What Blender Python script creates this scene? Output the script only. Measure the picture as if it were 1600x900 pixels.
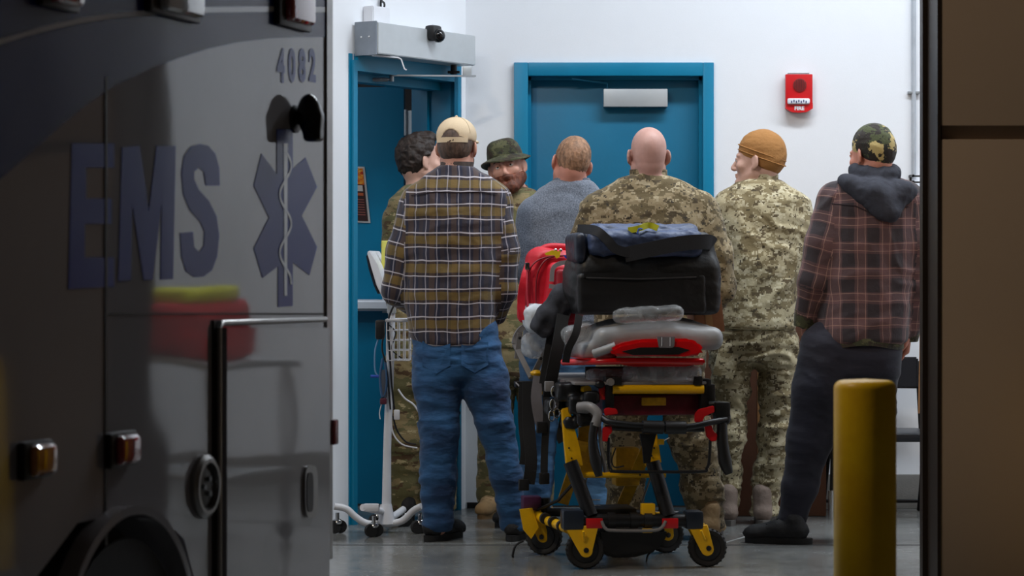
import bpy, bmesh, math, random
import numpy as np
from mathutils import Vector, Matrix

random.seed(7); np.random.seed(7)
for _o in list(bpy.data.objects): bpy.data.objects.remove(_o)
SC = bpy.context.scene
COL = SC.collection

# ------------------------------------------------------------------ camera, world, lights, exposure
F = 3800.0; CH = 1.18; HY = 425.0
cam_d = bpy.data.cameras.new('camera'); cam = bpy.data.objects.new('camera', cam_d); COL.objects.link(cam)
cam.location = (0, 0, CH); cam.rotation_euler = (math.pi/2, 0, 0)
cam_d.sensor_width = 36; cam_d.lens = F/1600*36; cam_d.shift_y = -25/1600
cam_d.clip_end = 200
cam_d.dof.use_dof = True; cam_d.dof.focus_distance = 10.7; cam_d.dof.aperture_fstop = 5.0
SC.camera = cam
w = bpy.data.worlds.new('night'); SC.world = w; w.use_nodes = True
w.node_tree.nodes['Background'].inputs[0].default_value = (0.35, 0.27, 0.22, 1)
w.node_tree.nodes['Background'].inputs[1].default_value = 0.045
SC.view_settings.view_transform = 'Standard'; SC.view_settings.look = 'None'
SC.view_settings.exposure = 0.0; SC.view_settings.gamma = 1.0

def area(name, loc, size, power, color, target=None, sy=None, spread=None):
    l = bpy.data.lights.new(name, 'AREA'); l.shape = 'RECTANGLE'; l.size = size; l.size_y = sy or size
    l.energy = power; l.color = color
    if spread: l.spread = math.radians(spread)
    o = bpy.data.objects.new(name, l); COL.objects.link(o); o.location = loc
    if target is not None:
        o.rotation_euler = (Vector(target)-Vector(loc)).to_track_quat('-Z', 'Y').to_euler()
    return o
COOL = (0.86, 0.93, 1.0)
# ceiling luminaires inside the bay
area('ceiling_light_door', (1.7, 10.5, 4.3), 2.4, 105, COOL, sy=0.35)
area('ceiling_light_right', (4.2, 10.3, 4.3), 2.0, 60, COOL, sy=0.35)
area('ceiling_light_left', (-0.4, 9.3, 3.7), 1.2, 36, COOL, sy=0.35)
# warm lamp of the yard outside
area('yard_lamp', (-2.6, 6.2, 5.0), 0.5, 95, (1.0, 0.82, 0.62), target=(1.0, 7.2, 0.6))
area('leaf_fill_light', (-1.85, 11.3, 2.5), 0.5, 9, COOL)  # unseen fill in the corridor, added to brighten the open door leaf

def P(px, py, d):
    return Vector(((px-800)/F*d, d, CH+(HY-py)/F*d))
def lin(c):
    if isinstance(c, str):
        c = tuple(int(c[i:i+2], 16) for i in (0, 2, 4))
    return tuple(((x/255)/12.92 if x/255 <= 0.04045 else ((x/255+0.055)/1.055)**2.4) for x in c)+(1.0,)

# ------------------------------------------------------------------ node material helpers
class N:
    def __init__(s, name):
        s.m = bpy.data.materials.new(name); s.m.use_nodes = True; s.t = s.m.node_tree
        s.b = s.t.nodes['Principled BSDF']; s.o = s.t.nodes['Material Output']
    def n(s, ty, **kw):
        x = s.t.nodes.new(ty)
        for k, v in kw.items(): setattr(x, k, v)
        return x
    def l(s, a, b): s.t.links.new(a, b)
    def math(s, op, a, b=None, c=None):
        x = s.n('ShaderNodeMath', operation=op)
        for i, v in enumerate((a, b, c)):
            if v is None: continue
            if isinstance(v, (int, float)): x.inputs[i].default_value = v
            else: s.l(v, x.inputs[i])
        return x.outputs[0]
    def coord(s, kind='Object'): return s.n('ShaderNodeTexCoord').outputs[kind]
    def noise(s, vec, scale, detail=2, rough=0.5, sv=None, dist=0):
        if sv:
            mp = s.n('ShaderNodeMapping'); mp.inputs['Scale'].default_value = sv; s.l(vec, mp.inputs[0]); vec = mp.outputs[0]
        x = s.n('ShaderNodeTexNoise'); x.inputs['Scale'].default_value = scale
        x.inputs['Detail'].default_value = detail; x.inputs['Roughness'].default_value = rough; x.inputs['Distortion'].default_value = dist
        s.l(vec, x.inputs['Vector']); return x.outputs['Fac']
    def ramp(s, fac, stops, interp='LINEAR'):
        x = s.n('ShaderNodeValToRGB'); cr = x.color_ramp; cr.interpolation = interp
        while len(cr.elements) < len(stops): cr.elements.new(0.5)
        for e, (p, c) in zip(cr.elements, stops):
            e.position = p; e.color = c if not isinstance(c, (int, float)) else (c, c, c, 1)
        s.l(fac, x.inputs[0]); return x.outputs[0]
    def mix(s, fac, a, b, mode='MIX'):
        x = s.n('ShaderNodeMix', data_type='RGBA', blend_type=mode)
        for i, v in ((0, fac), (6, a), (7, b)):
            if isinstance(v, (int, float)): x.inputs[i].default_value = v
            elif isinstance(v, tuple): x.inputs[i].default_value = v
            else: s.l(v, x.inputs[i])
        return x.outputs[2]
    def bump(s, h, dist=0.002, strength=1.0):
        x = s.n('ShaderNodeBump'); x.inputs['Distance'].default_value = dist; x.inputs['Strength'].default_value = strength
        s.l(h, x.inputs['Height']); s.l(x.outputs[0], s.b.inputs['Normal'])
    def base(s, c):
        if isinstance(c, tuple): s.b.inputs['Base Color'].default_value = c
        else: s.l(c, s.b.inputs['Base Color'])
    def set(s, **kw):
        for k, v in kw.items():
            k = {'rough': 'Roughness', 'metal': 'Metallic', 'coat': 'Coat Weight', 'sheen': 'Sheen Weight', 'spec': 'Specular IOR Level',
                 'trans': 'Transmission Weight', 'alpha': 'Alpha', 'estr': 'Emission Strength', 'ecol': 'Emission Color', 'coatr': 'Coat Roughness',
                 'sss': 'Subsurface Weight'}[k]
            s.b.inputs[k].default_value = v
_mc = {}
def M(name, col, rough=0.5, metal=0.0, var=0.12, vscale=9, bump=0.0, bscale=120, **kw):
    if name in _mc: return _mc[name]
    a = N(name); c = lin(col); co = a.coord()
    if var:
        f = a.noise(co, vscale, 4, 0.6)
        lo = tuple(x*(1-var) for x in c[:3])+(1,); hi = tuple(min(1, x*(1+var)) for x in c[:3])+(1,)
        a.base(a.ramp(f, [(0.3, lo), (0.7, hi)]))
    else: a.base(c)
    if bump: a.bump(a.noise(co, bscale, 3), bump)
    a.set(rough=rough, metal=metal, **kw)
    _mc[name] = a.m; return a.m

# ------------------------------------------------------------------ object helpers
WM = {}
def thing(name, loc=(0, 0, 0), rz=0, label=None, cat=None, group=None, kind=None):
    o = bpy.data.objects.new(name, None); COL.objects.link(o); o.location = loc; o.rotation_euler = (0, 0, rz)
    o.empty_display_size = 0.1
    WM[o.name] = Matrix.Translation(Vector(loc)) @ Matrix.Rotation(rz, 4, 'Z')
    tag(o, label, cat, group, kind); return o
def tag(o, label=None, cat=None, group=None, kind=None):
    if label: o['label'] = label
    if cat: o['category'] = cat
    if group: o['group'] = group
    if kind: o['kind'] = kind
    return o
def link_mesh(name, me, mat, parent=None, smooth=None):
    """vertices of me are in world space"""
    if parent is not None:
        me.transform(WM[parent.name].inverted())
    if smooth is not None:
        for p in me.polygons: p.use_smooth = True
        if smooth < 179: me.set_sharp_from_angle(angle=math.radians(smooth))
    mats = mat if isinstance(mat, (list, tuple)) else [mat]
    for m_ in mats: me.materials.append(m_)
    o = bpy.data.objects.new(name, me); COL.objects.link(o)
    if parent is not None:
        o.parent = parent; WM[o.name] = WM[parent.name].copy()
    else:
        vs = np.empty(len(me.vertices)*3, dtype=np.float64); me.vertices.foreach_get('co', vs); vs = vs.reshape(-1, 3)
        lo, hi = vs.min(0), vs.max(0); c = Vector(((lo[0]+hi[0])/2, (lo[1]+hi[1])/2, lo[2]))
        me.transform(Matrix.Translation(-c)); o.location = c; WM[o.name] = Matrix.Translation(c)
    return o

class G:
    def __init__(s): s.bm = bmesh.new()
    def quadpts(s, pts):
        return s.bm.faces.new([s.bm.verts.new(p) for p in pts])
    def box(s, c, size, bev=0.0, R=None, seg=2):
        r = bmesh.ops.create_cube(s.bm, size=1.0); vs = r['verts']
        if bev:
            bmesh.ops.scale(s.bm, vec=size, verts=vs)
            es = list({e for v in vs for e in v.link_edges})
            rr = bmesh.ops.bevel(s.bm, geom=vs+es, offset=min(bev, min(size)*0.49), segments=seg, profile=0.6, affect='EDGES')
            vs = list({v for f in rr['faces'] for v in f.verts} | set(v for v in vs if v.is_valid))
        else: bmesh.ops.scale(s.bm, vec=size, verts=vs)
        m = Matrix.Translation(Vector(c))
        if R is not None: m = m @ R.to_4x4()
        bmesh.ops.transform(s.bm, matrix=m, verts=vs); return s
    def bb(s, lo, hi, bev=0.0):
        lo, hi = Vector(lo), Vector(hi)
        return s.box((lo+hi)/2, tuple(abs(x) for x in (hi-lo)), bev)
    def prism(s, pts, ext):
        ext = Vector(ext); a = [s.bm.verts.new(Vector(p)) for p in pts]; b = [s.bm.verts.new(Vector(p)+ext) for p in pts]
        n = len(a); s.bm.faces.new(a[::-1]); s.bm.faces.new(b)
        for i in range(n): s.bm.faces.new([a[i], a[(i+1) % n], b[(i+1) % n], b[i]])
        return s
    def tube(s, pts, r, n=12, smooth=0, flat=None, up=(0, 0, 1), closed=False, cap=True):
        pts = [Vector(p) for p in pts]; rs = list(r) if isinstance(r, (list, tuple)) else [r]*len(pts)
        if smooth:
            q, rq = [], []; m = len(pts)
            for i in range(m if closed else m-1):
                g = (lambda k: pts[k % m]) if closed else (lambda k: pts[max(0, min(m-1, k))])
                p0, p1, p2, p3 = g(i-1), g(i), g(i+1), g(i+2); ra, rb = rs[i], rs[(i+1) % m]
                for j in range(smooth):
                    t = j/smooth
                    q.append(0.5*((2*p1)+(p2-p0)*t+(2*p0-5*p1+4*p2-p3)*t*t+(3*p1-p0-3*p2+p3)*t**3)); rq.append(ra+(rb-ra)*t)
            if not closed: q.append(pts[-1]); rq.append(rs[-1])
            pts, rs = q, rq
        m = len(pts); rings = []; nrm = None
        for i in range(m):
            if closed: t = (pts[(i+1) % m]-pts[i-1])
            else: t = pts[min(m-1, i+1)]-pts[max(0, i-1)]
            if t.length < 1e-9: t = Vector((0, 0, 1))
            t.normalize()
            if flat:
                side = t.cross(Vector(up))
                if side.length < 1e-4: side = t.cross(Vector((1, 0, 0)))
                side.normalize(); u = side.cross(t).normalized()
                wd, th = flat; ring = [s.bm.verts.new(pts[i]+side*a*wd/2+u*b*th/2) for a, b in ((-1, -1), (1, -1), (1, 1), (-1, 1))]
            else:
                if nrm is None: nrm = t.orthogonal().normalized()
                else:
                    nrm = nrm-t*nrm.dot(t)
                    nrm = nrm.normalized() if nrm.length > 1e-6 else t.orthogonal().normalized()
                bn = t.cross(nrm)
                ring = [s.bm.verts.new(pts[i]+(nrm*math.cos(2*math.pi*k/n)+bn*math.sin(2*math.pi*k/n))*rs[i]) for k in range(n)]
            rings.append(ring)
        k = len(rings[0])
        for i in range(m if closed else m-1):
            a, b = rings[i], rings[(i+1) % m]
            for j in range(k): s.bm.faces.new([a[j], a[(j+1) % k], b[(j+1) % k], b[j]])
        if not closed and cap: s.bm.faces.new(rings[0][::-1]); s.bm.faces.new(rings[-1])
        return s
    def cyl(s, a, b, r, n=20): return s.tube([a, b], r, n)
    def ball(s, c, r, seg=16, sc=(1, 1, 1), R=None):
        q = bmesh.ops.create_uvsphere(s.bm, u_segments=seg, v_segments=max(6, seg//2), radius=r)
        m = Matrix.Translation(Vector(c))
        if R is not None: m = m @ R.to_4x4()
        bmesh.ops.transform(s.bm, matrix=m @ Matrix.Diagonal((*sc, 1)), verts=q['verts']); return s
    def lathe(s, c, prof, n=32, axis=(0, 0, 1), arc=None):
        """prof: (radius, height) along axis"""
        ax = Vector(axis).normalized(); u = ax.orthogonal().normalized(); v = ax.cross(u); c = Vector(c); rings = []
        for r, h in prof:
            rings.append([s.bm.verts.new(c+ax*h+(u*math.cos(2*math.pi*k/n)+v*math.sin(2*math.pi*k/n))*max(r, 1e-5)) for k in range(n)])
        for a, b in zip(rings, rings[1:]):
            for j in range(n): s.bm.faces.new([a[j], a[(j+1) % n], b[(j+1) % n], b[j]])
        s.bm.faces.new(rings[0][::-1]); s.bm.faces.new(rings[-1]); return s
    def go(s, name, mat, parent=None, smooth=35, **kw):
        bmesh.ops.recalc_face_normals(s.bm, faces=s.bm.faces)
        me = bpy.data.meshes.new(name); s.bm.to_mesh(me); s.bm.free()
        o = link_mesh(name, me, mat, parent, smooth)
        if kw: tag(o, **kw)
        return o
def text(name, s, size, M4, mat, parent, extrude=0.0008, off=0.0, align='CENTER', sx=1.0):
    c = bpy.data.curves.new(name, 'FONT'); c.body = s; c.size = size; c.extrude = extrude; c.offset = off
    c.align_x = align; c.align_y = 'CENTER'; c.resolution_u = 3
    o = bpy.data.objects.new(name, c); COL.objects.link(o); bpy.context.view_layer.update()
    me = bpy.data.meshes.new_from_object(o.evaluated_get(bpy.context.evaluated_depsgraph_get()))
    bpy.data.objects.remove(o)
    me.transform(M4 @ Matrix.Diagonal((sx, 1, 1, 1))); me.materials.clear()
    return link_mesh(name, me, mat, parent)

# ------------------------------------------------------------------ implicit surfaces (organic bodies and soft goods)
class Fld:
    def __init__(s, lo, hi, h, fine=()):
        """fine: list of (lo3, hi3, h) boxes where the grid is refined on every axis"""
        s.h = h; s.ax = []
        for a in range(3):
            xs = [lo[a]]
            while xs[-1] < hi[a]:
                x = xs[-1]; st = h
                for (l3, h3, hf) in fine:
                    if l3[a]-hf <= x <= h3[a]: st = min(st, hf)
                    elif x < l3[a] < x+st: st = min(st, max(hf, l3[a]-x))
                xs.append(x+st)
            s.ax.append(np.array(xs, dtype=np.float32))
        s.F = np.full([len(a) for a in s.ax], 0.5, dtype=np.float32)
    def block(s, lo, hi, mg):
        return [slice(max(0, int(np.searchsorted(a, lo[i]-mg))-1), min(len(a), int(np.searchsorted(a, hi[i]+mg))+1)) for i, a in enumerate(s.ax)]
    def put(s, fn, lo, hi, k=0.01, mode='u'):
        sl = s.block(lo, hi, k+2.2*s.h)
        if any(q.stop-q.start < 2 for q in sl): return
        X = s.ax[0][sl[0]][:, None, None]; Y = s.ax[1][sl[1]][None, :, None]; Z = s.ax[2][sl[2]][None, None, :]
        d = fn(X, Y, Z); A = s.F[tuple(sl)]; k = max(k, 1e-5)
        if mode == 'u':
            hh = np.clip(0.5+0.5*(A-d)/k, 0, 1); s.F[tuple(sl)] = A*(1-hh)+d*hh-k*hh*(1-hh)
        elif mode == 's':
            hh = np.clip(0.5-0.5*(A+d)/k, 0, 1); s.F[tuple(sl)] = A*(1-hh)-d*hh+k*hh*(1-hh)
    def cone(s, a, b, ra, rb, k=0.01, mode='u', fl=1.0):
        a = np.array(a, float); b = np.array(b, float); ab = b-a; L2 = float(ab@ab)+1e-9; R = max(ra, rb)
        def fn(X, Y, Z):
            x, y, z = X-a[0], (Y-a[1]), Z-a[2]
            t = np.clip((x*ab[0]+y*ab[1]+z*ab[2])/L2, 0, 1)
            return np.sqrt((x-t*ab[0])**2+((y-t*ab[1])/fl)**2+(z-t*ab[2])**2)-(ra+(rb-ra)*t)
        s.put(fn, np.minimum(a, b)-R*max(1, fl), np.maximum(a, b)+R*max(1, fl), k, mode); return fn
    def ell(s, c, r, R=None, k=0.01, mode='u'):
        c = np.array(c, float); r = np.array(r, float); Rm = np.eye(3) if R is None else np.array(R)
        def fn(X, Y, Z):
            x, y, z = X-c[0], Y-c[1], Z-c[2]
            u = (x*Rm[0, 0]+y*Rm[1, 0]+z*Rm[2, 0])/r[0]; v = (x*Rm[0, 1]+y*Rm[1, 1]+z*Rm[2, 1])/r[1]; w_ = (x*Rm[0, 2]+y*Rm[1, 2]+z*Rm[2, 2])/r[2]
            q = np.sqrt(u*u+v*v+w_*w_)+1e-6; g = np.sqrt((u/r[0])**2+(v/r[1])**2+(w_/r[2])**2)+1e-6
            return q*(q-1)/g
        s.put(fn, c-r.max(), c+r.max(), k, mode); return fn
    def rbox(s, c, hs, rr, R=None, k=0.01, mode='u'):
        c = np.array(c, float); hs = np.array(hs, float); Rm = np.eye(3) if R is None else np.array(R)
        def fn(X, Y, Z):
            x, y, z = X-c[0], Y-c[1], Z-c[2]; q = []
            for i in range(3): q.append(np.abs(x*Rm[0, i]+y*Rm[1, i]+z*Rm[2, i])-(hs[i]-rr))
            o = np.sqrt(sum(np.maximum(v, 0)**2 for v in q)); return o+np.minimum(np.maximum(np.maximum(q[0], q[1]), q[2]), 0)-rr
        m = np.linalg.norm(hs); lo = c-m; hi = c+m; s.put(fn, lo, hi, k, mode); return fn
    def loft(s, rows, k=0.01, n=2.3, mode='u', cap=0.02):
        """rows: (z, cx, cy, a, b)"""
        rows = sorted(rows); A = np.array(rows, float); z = A[:, 0]
        def fn(X, Y, Z):
            Zf = Z+0*X[:1]; cx, cy, a, b = (np.interp(Zf, z, A[:, i]) for i in (1, 2, 3, 4))
            q = ((np.abs(X-cx)/a)**n+(np.abs(Y-cy)/b)**n)**(1/n)
            d = (q-1)*np.minimum(a, b); e = np.maximum(z[0]-Z, Z-z[-1])+cap
            return np.where((d > -cap) & (e > 0), np.sqrt(np.maximum(d+cap, 0)**2+e**2)-cap, np.maximum(d, e-cap))
        mx = (A[:, 3]).max(); my = A[:, 4].max()
        s.put(fn, (A[:, 1].min()-mx, A[:, 2].min()-my, z[0]), (A[:, 1].max()+mx, A[:, 2].max()+my, z[-1]), k, mode); return fn
    def half(s, p, nrm, k=0.003):
        """cut away everything on the side nrm points to"""
        p = np.array(p, float); nn = np.array(nrm, float); nn /= np.linalg.norm(nn)
        X = s.ax[0][:, None, None]; Y = s.ax[1][None, :, None]; Z = s.ax[2][None, None, :]
        d = (X-p[0])*nn[0]+(Y-p[1])*nn[1]+(Z-p[2])*nn[2]
        s.F = np.maximum(s.F, d.astype(np.float32))
    def verts(s, relax=1):
        F_ = s.F; F_[0] = F_[-1] = 0.5; F_[:, 0] = F_[:, -1] = 0.5; F_[:, :, 0] = F_[:, :, -1] = 0.5
        S = (F_ < 0); nx, ny, nz = S.shape; c = np.zeros((nx-1, ny-1, nz-1), np.int8); Si = S.astype(np.int8)
        for i in (0, 1):
            for j in (0, 1):
                for k in (0, 1): c += Si[i:nx-1+i, j:ny-1+j, k:nz-1+k]
        idx = np.argwhere((c > 0) & (c < 8)); vid = np.full(c.shape, -1, np.int32); vid[tuple(idx.T)] = np.arange(len(idx))
        acc = np.zeros((len(idx), 3)); cnt = np.zeros(len(idx)); I, J, K = idx.T
        for a in range(3):
            for u in (0, 1):
                for v in (0, 1):
                    o = [0, 0, 0]; o[(a+1) % 3] = u; o[(a+2) % 3] = v; o2 = list(o); o2[a] = 1
                    f0 = F_[I+o[0], J+o[1], K+o[2]]; f1 = F_[I+o2[0], J+o2[1], K+o2[2]]; m = (f0 < 0) != (f1 < 0)
                    t = np.where(m, f0/np.where(m, f0-f1, 1), 0)
                    for b in range(3):
                        c0 = s.ax[b][idx[:, b]+o[b]]; c1 = s.ax[b][idx[:, b]+o2[b]]
                        acc[:, b] += np.where(m, c0+(c1-c0)*t, 0)
                    cnt += m
        V = acc/cnt[:, None]; Q = []
        for a in range(3):
            b, c_ = (a+1) % 3, (a+2) % 3
            sl0 = [slice(None)]*3; sl1 = [slice(None)]*3; sl0[a] = slice(0, -1); sl1[a] = slice(1, None)
            g = np.argwhere(S[tuple(sl0)] != S[tuple(sl1)])
            g = g[(g[:, b] > 0) & (g[:, c_] > 0) & (g[:, b] < S.shape[b]-1) & (g[:, c_] < S.shape[c_]-1)]
            sg = S[tuple(g.T)]; db = np.zeros(3, int); db[b] = 1; dc = np.zeros(3, int); dc[c_] = 1
            q = np.stack([vid[tuple(g.T)], vid[tuple((g-db).T)], vid[tuple((g-db-dc).T)], vid[tuple((g-dc).T)]], 1)
            q[~sg] = q[~sg][:, ::-1]; q = q[:, ::-1] if True else q
            Q.append(q)
        Q = np.concatenate(Q); Q = Q[(Q >= 0).all(1)][:, ::-1]
        for _ in range(relax): V = relaxv(V, Q)
        return V, Q
def relaxv(V, Q, f=0.6):
    e = np.concatenate([Q[:, [0, 1]], Q[:, [1, 2]], Q[:, [2, 3]], Q[:, [3, 0]]]); n = len(V)
    cnt = np.bincount(e[:, 0], minlength=n)+np.bincount(e[:, 1], minlength=n)
    A = np.stack([np.bincount(e[:, 0], V[e[:, 1], i], n)+np.bincount(e[:, 1], V[e[:, 0], i], n) for i in range(3)], 1)/np.maximum(cnt, 1)[:, None]
    return V*(1-f)+A*f
def vnormals(V, Q):
    fn = np.cross(V[Q[:, 2]]-V[Q[:, 0]], V[Q[:, 3]]-V[Q[:, 1]]); N_ = np.zeros_like(V)
    for k in range(4):
        for i in range(3): N_[:, i] += np.bincount(Q[:, k], fn[:, i], len(V))
    return N_/(np.linalg.norm(N_, axis=1)[:, None]+1e-12)
_lat = np.random.RandomState(3).rand(24, 24, 24)
def vnoise(p):
    p = np.asarray(p); i = np.floor(p).astype(int); f = p-i; f = f*f*(3-2*f); out = 0
    for a in (0, 1):
        for b in (0, 1):
            for c in (0, 1):
                wgt = (f[:, 0] if a else 1-f[:, 0])*(f[:, 1] if b else 1-f[:, 1])*(f[:, 2] if c else 1-f[:, 2])
                out = out+wgt*_lat[(i[:, 0]+a) % 24, (i[:, 1]+b) % 24, (i[:, 2]+c) % 24]
    return out*2-1
def folds(V, Q, amp, fr=(7, 7, 16), seed=0.0, oct2=0.5):
    """fabric creases: ridged noise pushed along the normals"""
    N_ = vnormals(V, Q); p = V*np.array(fr)+seed
    wv = vnoise(V*4+seed+5)[:, None]*np.array([1.2, 1.2, 1.6]); p = p+wv
    d = 1-2*np.abs(vnoise(p))**0.8; d = d+oct2*(1-2*np.abs(vnoise(p*2.1+9)))
    return V+N_*(d*amp)[:, None]
def qmesh(name, V, Q, mat, parent=None, uv=None, smooth=180, **kw):
    me = bpy.data.meshes.new(name); me.vertices.add(len(V)); me.vertices.foreach_set('co', V.astype(np.float32).ravel())
    n = len(Q); me.loops.add(4*n); me.loops.foreach_set('vertex_index', Q.astype(np.int32).ravel())
    me.polygons.add(n); me.polygons.foreach_set('loop_start', np.arange(n, dtype=np.int32)*4)
    me.update(calc_edges=True)
    if uv is not None:
        l = me.uv_layers.new(name='UVMap'); l.data.foreach_set('uv', uv.astype(np.float32).ravel())
    me.validate()
    o = link_mesh(name, me, mat, parent, smooth)
    if kw: tag(o, **kw)
    return o
def soft(name, mat, parent, lo, hi, h, build, amp=0.0, fr=(7, 7, 16), seed=0.0, relax=1, **kw):
    f = Fld(lo, hi, h); build(f); V, Q = f.verts(relax)
    if amp: V = folds(V, Q, amp, fr, seed)
    return qmesh(name, V, Q, mat, parent, **kw)
# ------------------------------------------------------------------ materials of the setting
def wall_mat(name, col, rough=0.6):
    a = N(name); co = a.coord(); c = lin(col)
    f = a.noise(co, 1.3, 5, 0.6); a.base(a.ramp(f, [(0.3, tuple(x*0.95 for x in c[:3])+(1,)), (0.7, c)]))
    a.bump(a.noise(co, 260, 2), 0.0006, 0.5); a.set(rough=rough); return a.m
m_wall = wall_mat('white_wall_paint', (232, 235, 240))
m_ext = wall_mat('tan_outside_wall_paint', (168, 148, 128), 0.75)
m_channel = M('dark_bronze_metal', (46, 36, 28), 0.45, 0.3)
m_teal = M('teal_gloss_paint', (0, 122, 160), 0.38, var=0.05, vscale=3, bump=0.0003, bscale=60)
m_teal2 = M('teal_door_paint', (0, 106, 142), 0.42, var=0.06, vscale=3, bump=0.0003, bscale=60)
m_alu = M('brushed_aluminium', (190, 195, 198), 0.38, 0.35, var=0.04)
m_alud = M('dull_grey_metal', (150, 155, 160), 0.45, 0.5, var=0.05)
m_black = M('black_plastic', (20, 20, 22), 0.42, var=0.15)
m_blackm = M('black_rubber', (26, 26, 27), 0.7, var=0.2, bump=0.0006)
m_white = M('white_plastic', (222, 224, 230), 0.35, var=0.03)
m_chrome = M('polished_steel', (200, 202, 205), 0.16, 1.0, var=0.03)
m_red = M('red_plastic', (200, 22, 30), 0.35, var=0.06)
def floor_mat():
    a = N('polished_concrete'); co = a.coord()
    f = a.noise(co, 0.9, 8, 0.65, dist=0.6); g = a.noise(co, 7, 6, 0.7)
    c1 = a.ramp(f, [(0.25, lin((98, 100, 99))), (0.5, lin((114, 115, 113))), (0.75, lin((130, 130, 127)))])
    c2 = a.ramp(g, [(0.3, 0.88), (0.6, 1.0)]); col = a.mix(0.8, c1, c2, 'MULTIPLY')
    stain = a.ramp(a.noise(co, 2.6, 5, 0.7), [(0.56, 0.0), (0.68, 1.0)]); col = a.mix(a.math('MULTIPLY', stain, 0.18), col, lin((86, 80, 72)))
    a.base(col); r = a.ramp(g, [(0.3, 0.14), (0.7, 0.30)]); a.l(r, a.b.inputs['Roughness']); a.bump(a.noise(co, 9, 3), 0.0008, 0.3); return a.m
m_floor = floor_mat()

# ------------------------------------------------------------------ the setting
J = Vector((-0.756, 11.35, 0)); WD = Vector((0.553, 0.833, 0)).normalized(); WN = Vector((-0.833, 0.553, 0)).normalized()
def wbox(g, s0, s1, z0, z1, t0, t1):
    p = [J+WD*s0+WN*t0, J+WD*s1+WN*t0, J+WD*s1+WN*t1, J+WD*s0+WN*t1]
    return g.prism([(q.x, q.y, z0) for q in p], (0, 0, z1-z0))
fl = G(); fl.bb((-7, -3, -0.12), (7.5, 16, 0)); fl.go('floor', m_floor, kind='structure')
jm = M('dark_joint_filler', (48, 48, 48), 0.8)
j1 = G(); j1.bb((-3.2, 10.50, 0.0), (5.4, 10.512, 0.0015)); j1.go('trim_1', jm, kind='structure')
j2 = G(); a_, b_ = P(1090, 846, 10.62), P(1215, 824, 11.25)
j2.prism([(0.83, 10.40, 0), (0.842, 10.40, 0), (1.262, 11.3, 0), (1.25, 11.3, 0)], (0, 0, 0.0016)); j2.go('trim_2', M('pale_joint_line', (170, 170, 168), 0.6), kind='structure')
BW = 12.14
def back_wall():
    g = G(); x0, x1 = (811-800)/F*BW, (1107-800)/F*BW; zt = CH+(HY-106)/F*BW
    g.bb((-0.26, BW, 0), (x0, BW+0.25, 4.6)); g.bb((x1, BW, 0), (5.6, BW+0.25, 4.6)); g.bb((x0, BW, zt), (x1, BW+0.25, 4.6))
    g.go('wall_back', m_wall, kind='structure')
back_wall()
g = G(); wbox(g, -3.5, 0.0, 0, 4.6, 0, 0.22); wbox(g, 0.0, 0.85, 2.17, 4.6, 0, 0.22); wbox(g, 0.85, 0.985, 0, 4.6, 0, 0.22)
g.go('wall_left', m_wall, kind='structure')
g = G(); wbox(g, -2.2, 3.2, 0, 2.9, 1.6, 1.75); g.go('wall_corridor', m_wall, kind='structure')
g = G(); wbox(g, -2.2, 3.2, 2.6, 2.75, 0.22, 1.6); g.go('ceiling_corridor', m_wall, kind='structure')
g = G(); g.bb((5.4, 8.8, 0), (5.65, 12.4, 4.6)); g.go('wall_right', m_wall, kind='structure')
g = G(); g.bb((-4.2, 8.6, 4.6), (5.8, 12.6, 4.75)); g.go('ceiling', m_wall, kind='structure')
# outside wall with the bay opening, a recessed reveal joint between two courses
zg = CH+(HY-207)/F*8.5; X0 = 670/F*8.5
def front_wall():
    g = G(); g.bb((X0, 8.5, 0), (6.5, 8.80, zg-0.024), 0.003); g.bb((X0, 8.5, zg+0.024), (6.5, 8.80, 4.9), 0.003); g.bb((X0+0.01, 8.535, zg-0.03), (6.45, 8.79, zg+0.03))
    g.bb((-6.5, 8.5, 0), (-2.6, 8.80, 4.9)); g.bb((-2.6, 8.5, 3.9), (X0, 8.80, 4.9))
    g.go('wall_front', m_ext, kind='structure')
front_wall()
g = G(); g.bb((X0-0.012, 8.497, 0), (X0, 8.812, 3.9)); g.bb((X0-0.03, 8.70, 0), (X0-0.012, 8.76, 3.9)); g.go('trim_3', m_channel, kind='structure')
# concrete kerb at the foot of the back wall on the right, with a thin black base line on the left
g = G(); zk = CH+(HY-741)/F*BW; g.bb((1290/F*0+(1255-800)/F*BW, BW-0.02, 0), (5.4, BW, zk), 0.004); g.go('baseboard_back', M('grey_concrete', (120, 118, 114), 0.8, bump=0.001), kind='structure')
g = G(); g.bb((-0.225, BW-0.006, 0), (0.03, BW, 0.03)); g.go('baseboard_left', m_black, kind='structure')

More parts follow.
